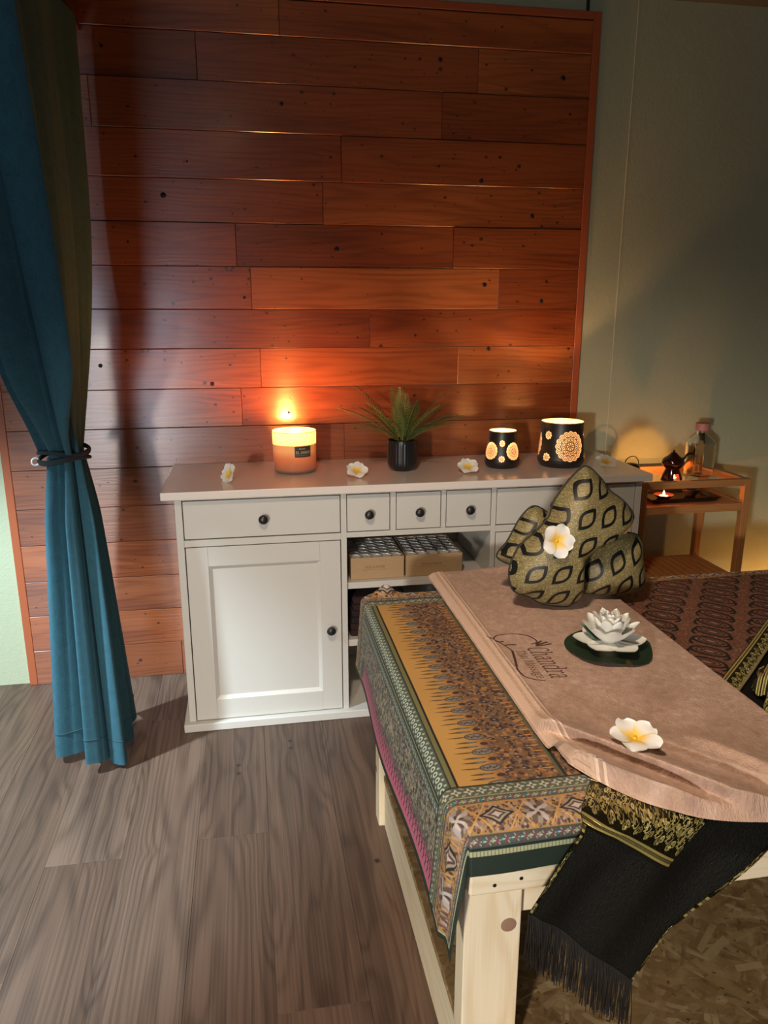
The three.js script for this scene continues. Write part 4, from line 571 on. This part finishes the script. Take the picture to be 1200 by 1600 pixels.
// ---------------------------------------------------------------- cushion of three lobes in gold and black brocade
{
  const br = canvasTex(512, 560, (x, w, h) => { const r = rng(17); // one motif; pitch 72 x 78 mm
    const leaf = (k) => { x.beginPath(); const q = 190 * k; x.moveTo(w / 2 - q, h / 2 + q); x.bezierCurveTo(w / 2 - q * .95, h / 2 - q * .5, w / 2 - q * .5, h / 2 - q, w / 2 + q, h / 2 - q); x.bezierCurveTo(w / 2 + q * .98, h / 2 + q * .45, w / 2 + q * .5, h / 2 + q * .92, w / 2 - q, h / 2 + q); x.closePath(); };
    const weave = (n, cols) => { for (let i = 0; i < n; i++) { x.globalAlpha = .6; x.fillStyle = cols[(r() * cols.length) | 0]; x.fillRect(r() * w - 10, r() * h, 8 + r() * 22, 4 + r() * 8); } x.globalAlpha = 1; };
    x.fillStyle = '#6f6440'; x.fillRect(0, 0, w, h); weave(1500, ['#857850', '#a39566', '#4f482c', '#c4b584', '#6a603c', '#b3a46e']);
    leaf(1.08); x.fillStyle = '#0d0f0c'; x.fill(); leaf(.70); x.fillStyle = '#8a7c52'; x.fill(); x.save(); leaf(.70); x.clip(); weave(1000, ['#5d5234', '#8d7f55', '#4e3a28', '#3b3722', '#a39463', '#6d5f3c']); x.restore(); });
  br.repeat.set(1 / .064, 1 / .069); const bm = rep(br, 1 / .064, 1 / .069); bm.colorSpace = THREE.NoColorSpace;
  const m = phys({ map: br, bumpMap: bm, bumpScale: .0005, roughness: .5, metalness: .1, side: THREE.DoubleSide }), pip = std({ color: lin(.012, .013, .010), roughness: .7 });
  const t = thing('cushion', 'gold and black brocade cushion with three plump lobes standing on the bed', 'cushion', [0, .016, 0]);
  const lobes = [
    [[[1.145, 1.050], [1.186, 1.018], [1.212, .985], [1.253, .954], [1.280, .914], [1.259, .880], [1.209, .856], [1.176, .842], [1.139, .811], [1.133, .767], [1.131, .726], [1.128, .705], [1.105, .688], [1.063, .690], [1.024, .700], [.989, .721], [.953, .735], [.939, .776], [.944, .809], [.968, .852], [1.015, .891], [1.048, .928], [1.056, .956], [1.089, 1.003], [1.122, 1.037]], 1.20, .075, [1.095, .86], 0, .35],
    [[[.979, .770], [.940, .796], [.964, .826], [1.012, .905], [1.042, .927], [1.075, .913], [1.104, .878], [1.103, .787], [1.035, .754]], 1.10, .05, [1.04, .835], .4, .25],
    [[[1.150, .792], [1.204, .828], [1.263, .853], [1.328, .843], [1.338, .797], [1.345, .705], [1.316, .687], [1.248, .686], [1.207, .69], [1.157, .705]], 1.15, .07, [1.245, .765], -.35, .3]];
  for (const [pts, z, T, [cx, cy], rot, lean] of lobes) {
    const cur = new THREE.CatmullRomCurve3(pts.map(p => new THREE.Vector3(p[0] - cx, p[1] - cy, 0)), true, 'centripetal'), N = 120, ring = cur.getSpacedPoints(N), M = 16, c = Math.cos(rot), s = Math.sin(rot), gs = [];
    for (const side of [1, -1]) gs.push(sheet(N, M, (u, v) => { const p = ring[Math.round(u * N) % N], k = v; const zz = side * T * Math.pow(clamp(1 - Math.pow(k, 2.6)), .62); const x = p.x * k, y = p.y * k; return [cx + x * (1 - 0), cy + y, z + zz - lean * y * .35]; }, (u, v) => { const p = ring[Math.round(u * N) % N], x = p.x * v, y = p.y * v; return [x * c - y * s + cx, x * s + y * c + cy]; }));
    const lobe = obj('lobe', gs, m, t);
    obj('piping', tube(ring.filter((_, i) => i % 2 === 0 && i < N).map(p => [cx + p.x * 1.002, cy + p.y * 1.002, z - lean * p.y * .35]), .0028, 160, 6, true), pip, lobe, 'black piping');
  }
}

// ---------------------------------------------------------------- lotus on a dark leaf
{
  const at = [1.087, BT + .0245, 1.485], t = thing('lotus', 'white artificial lotus flower on a round dark green leaf on the beige towel', 'flower', at);
  const leafG = sheet(60, 8, (u, v) => { const A = .25 + u * (Math.PI * 2 - .25), R = .097 * (1 + .035 * Math.sin(A * 5)) * v; return [R * Math.cos(A - .5), .004 + .004 * Math.sin(A * 3) * v * v + .004 * v, R * Math.sin(A - .5)]; });
  obj('leaf', leafG, std({ color: lin(.008, .022, .010), roughness: .45, side: THREE.DoubleSide }), t, 'dark green lily pad');
  const white = phys({ color: lin(.80, .80, .745), roughness: .5, transmission: .12, thickness: 0, side: THREE.DoubleSide }), green = std({ color: lin(.22, .34, .22), roughness: .5, side: THREE.DoubleSide });
  const petal = (L, W, cup, th) => { const f = (u, v, o) => { const q = (u - .5) * 2, w = W * Math.pow(Math.sin(Math.PI * clamp(.05 + Math.pow(v, 1.1) * .95)), .72), a = q * cup; return [Math.sin(a) * w / Math.max(.4, cup), (1 - Math.cos(a)) * w * .95 + L * .20 * v * v + o, L * v]; }; return [sheet(10, 14, (u, v) => f(u, v, 0)), sheet(10, 14, (u, v) => f(u, v, th))]; };
  const rings = [[6, .074, .034, .45, -.10, .022, .25], [8, .076, .023, .75, .55, .018, .5], [8, .074, .020, .9, .88, .020, .05], [7, .066, .019, 1.0, 1.12, .022, .4], [5, .062, .018, 1.1, 1.36, .026, .2]];
  for (const [n, L, W, cup, tilt, y, ph] of rings) { const g = petal(L, W, cup, .0016); for (let k = 0; k < n; k++) { const m = obj('petal', g.map(q => q.clone()), white, t); m.rotation.order = 'YXZ'; m.rotation.y = ph + k / n * Math.PI * 2; m.rotation.x = -tilt; m.position.set(Math.sin(m.rotation.y) * .008, y, Math.cos(m.rotation.y) * .008); } }
  const sg = petal(.062, .02, .8, .0016); for (const a of [1.9, 4.2]) { const m = obj('sepal', sg.map(q => q.clone()), green, t, 'pale green sepal'); m.rotation.order = 'YXZ'; m.rotation.y = a; m.rotation.x = -.5; m.position.set(Math.sin(a) * .016, .014, Math.cos(a) * .016); }
  obj('core', [lathe([[0, .006], [.016, .006], [.02, .016], [.012, .03], [.005, .05], [0, .052]], 16)], std({ color: lin(.75, .62, .36), roughness: .6 }), t, 'yellow centre');
}

// ---------------------------------------------------------------- lamps outside the frame: inferred pendant, added floor lamp and ceiling fill
function spot(cfg, rad, pen) { const l = new THREE.SpotLight(cfg.color, cfg.power, 0, cfg.angle, pen, 2); l.position.set(...cfg.at); l.target.position.set(...cfg.aim); l.castShadow = true; l.shadow.radius = rad; l.shadow.mapSize.set(2048, 2048); scene.add(l, l.target); return l; }
{
  const [x, , z] = ADDED_FLOOR_LAMP.at, t = thing('added_floor_lamp', 'slim black floor lamp with a tilted spot head added unseen behind the viewer', 'floor lamp', [x, 0, z + .12]);
  obj('base', lathe([[0, 0], [.14, 0], [.14, .015], [.02, .025], [0, .025]], 32), blackMetal, t); obj('pole', tube([[0, .02, 0], [0, .6, 0], [0, 1.22, 0]], .01, 8, 8), blackMetal, t);
  for (const y of ADDED_FLOOR_LAMP.heads) {
    const at = [x, y, z], aim = [ADDED_FLOOR_LAMP.aim[0], ADDED_FLOOR_LAMP.aim[1] + (y - 1.25) * .9, ADDED_FLOOR_LAMP.aim[2]], dir = new THREE.Vector3(...aim).sub(new THREE.Vector3(...at)).normalize();
    const h = obj('shade', lathe([[0, -.1], [.05, -.1], [.085, -.02], [.085, .0], [.082, -.02], [.046, -.095]], 32), blackMetal, t); h.quaternion.setFromUnitVectors(new THREE.Vector3(0, 1, 0), dir); h.position.set(-dir.x * .03, y - dir.y * .03, -.12 - dir.z * .03);
    obj('bulb', new THREE.SphereGeometry(.03, 16, 12).translate(0, -.05, 0), std({ color: 0, emissive: 0xfff0dc, emissiveIntensity: 4 }), h);
    spot({ ...ADDED_FLOOR_LAMP, at, aim }, 4.5, .38);
  }
}
{
  const [x, y, z] = PENDANT.at, t = thing('pendant_lamp', 'white cone pendant lamp hanging in the passage left of the curtain', 'pendant lamp', [x, y, z]);
  obj('shade', lathe([[.02, .15], [.03, .14], [.15, .02], [.148, .02], [.028, .135]], 36), std({ color: lin(.5, .5, .5), roughness: .5, side: THREE.DoubleSide }), t); obj('cord', tube([[0, .14, 0], [0, .3, 0], [0, H - y, 0]], .003, 6, 6), blackMetal, t); obj('bulb', new THREE.SphereGeometry(.03, 16, 12).translate(0, .06, 0), std({ color: 0, emissive: 0xdcf2ff, emissiveIntensity: 4 }), t);
  spot(PENDANT, 3, .35);
}
{
  const [x, y, z] = ADDED_CEILING_FILL.at.map((q, i) => i === 1 ? q + .03 : q), t = thing('added_ceiling_fill', 'small round ceiling lamp added out of view as fill light for the bed', 'ceiling lamp', [x, y, z]);
  obj('mount', lathe([[0, .075], [.09, .075], [.09, .05], [0, .05]], 32), blackMetal, t); obj('diffuser', lathe([[.085, .05], [.085, .03], [.06, .015], [0, .01]], 32), std({ color: 0, emissive: 0xffe0b0, emissiveIntensity: 2 }), t);
  spot(ADDED_CEILING_FILL, 5, .8);
}
shade(scene);
scene.traverse(o => { if (o.name === 'flame') o.castShadow = false; });
renderer.render(scene, camera);
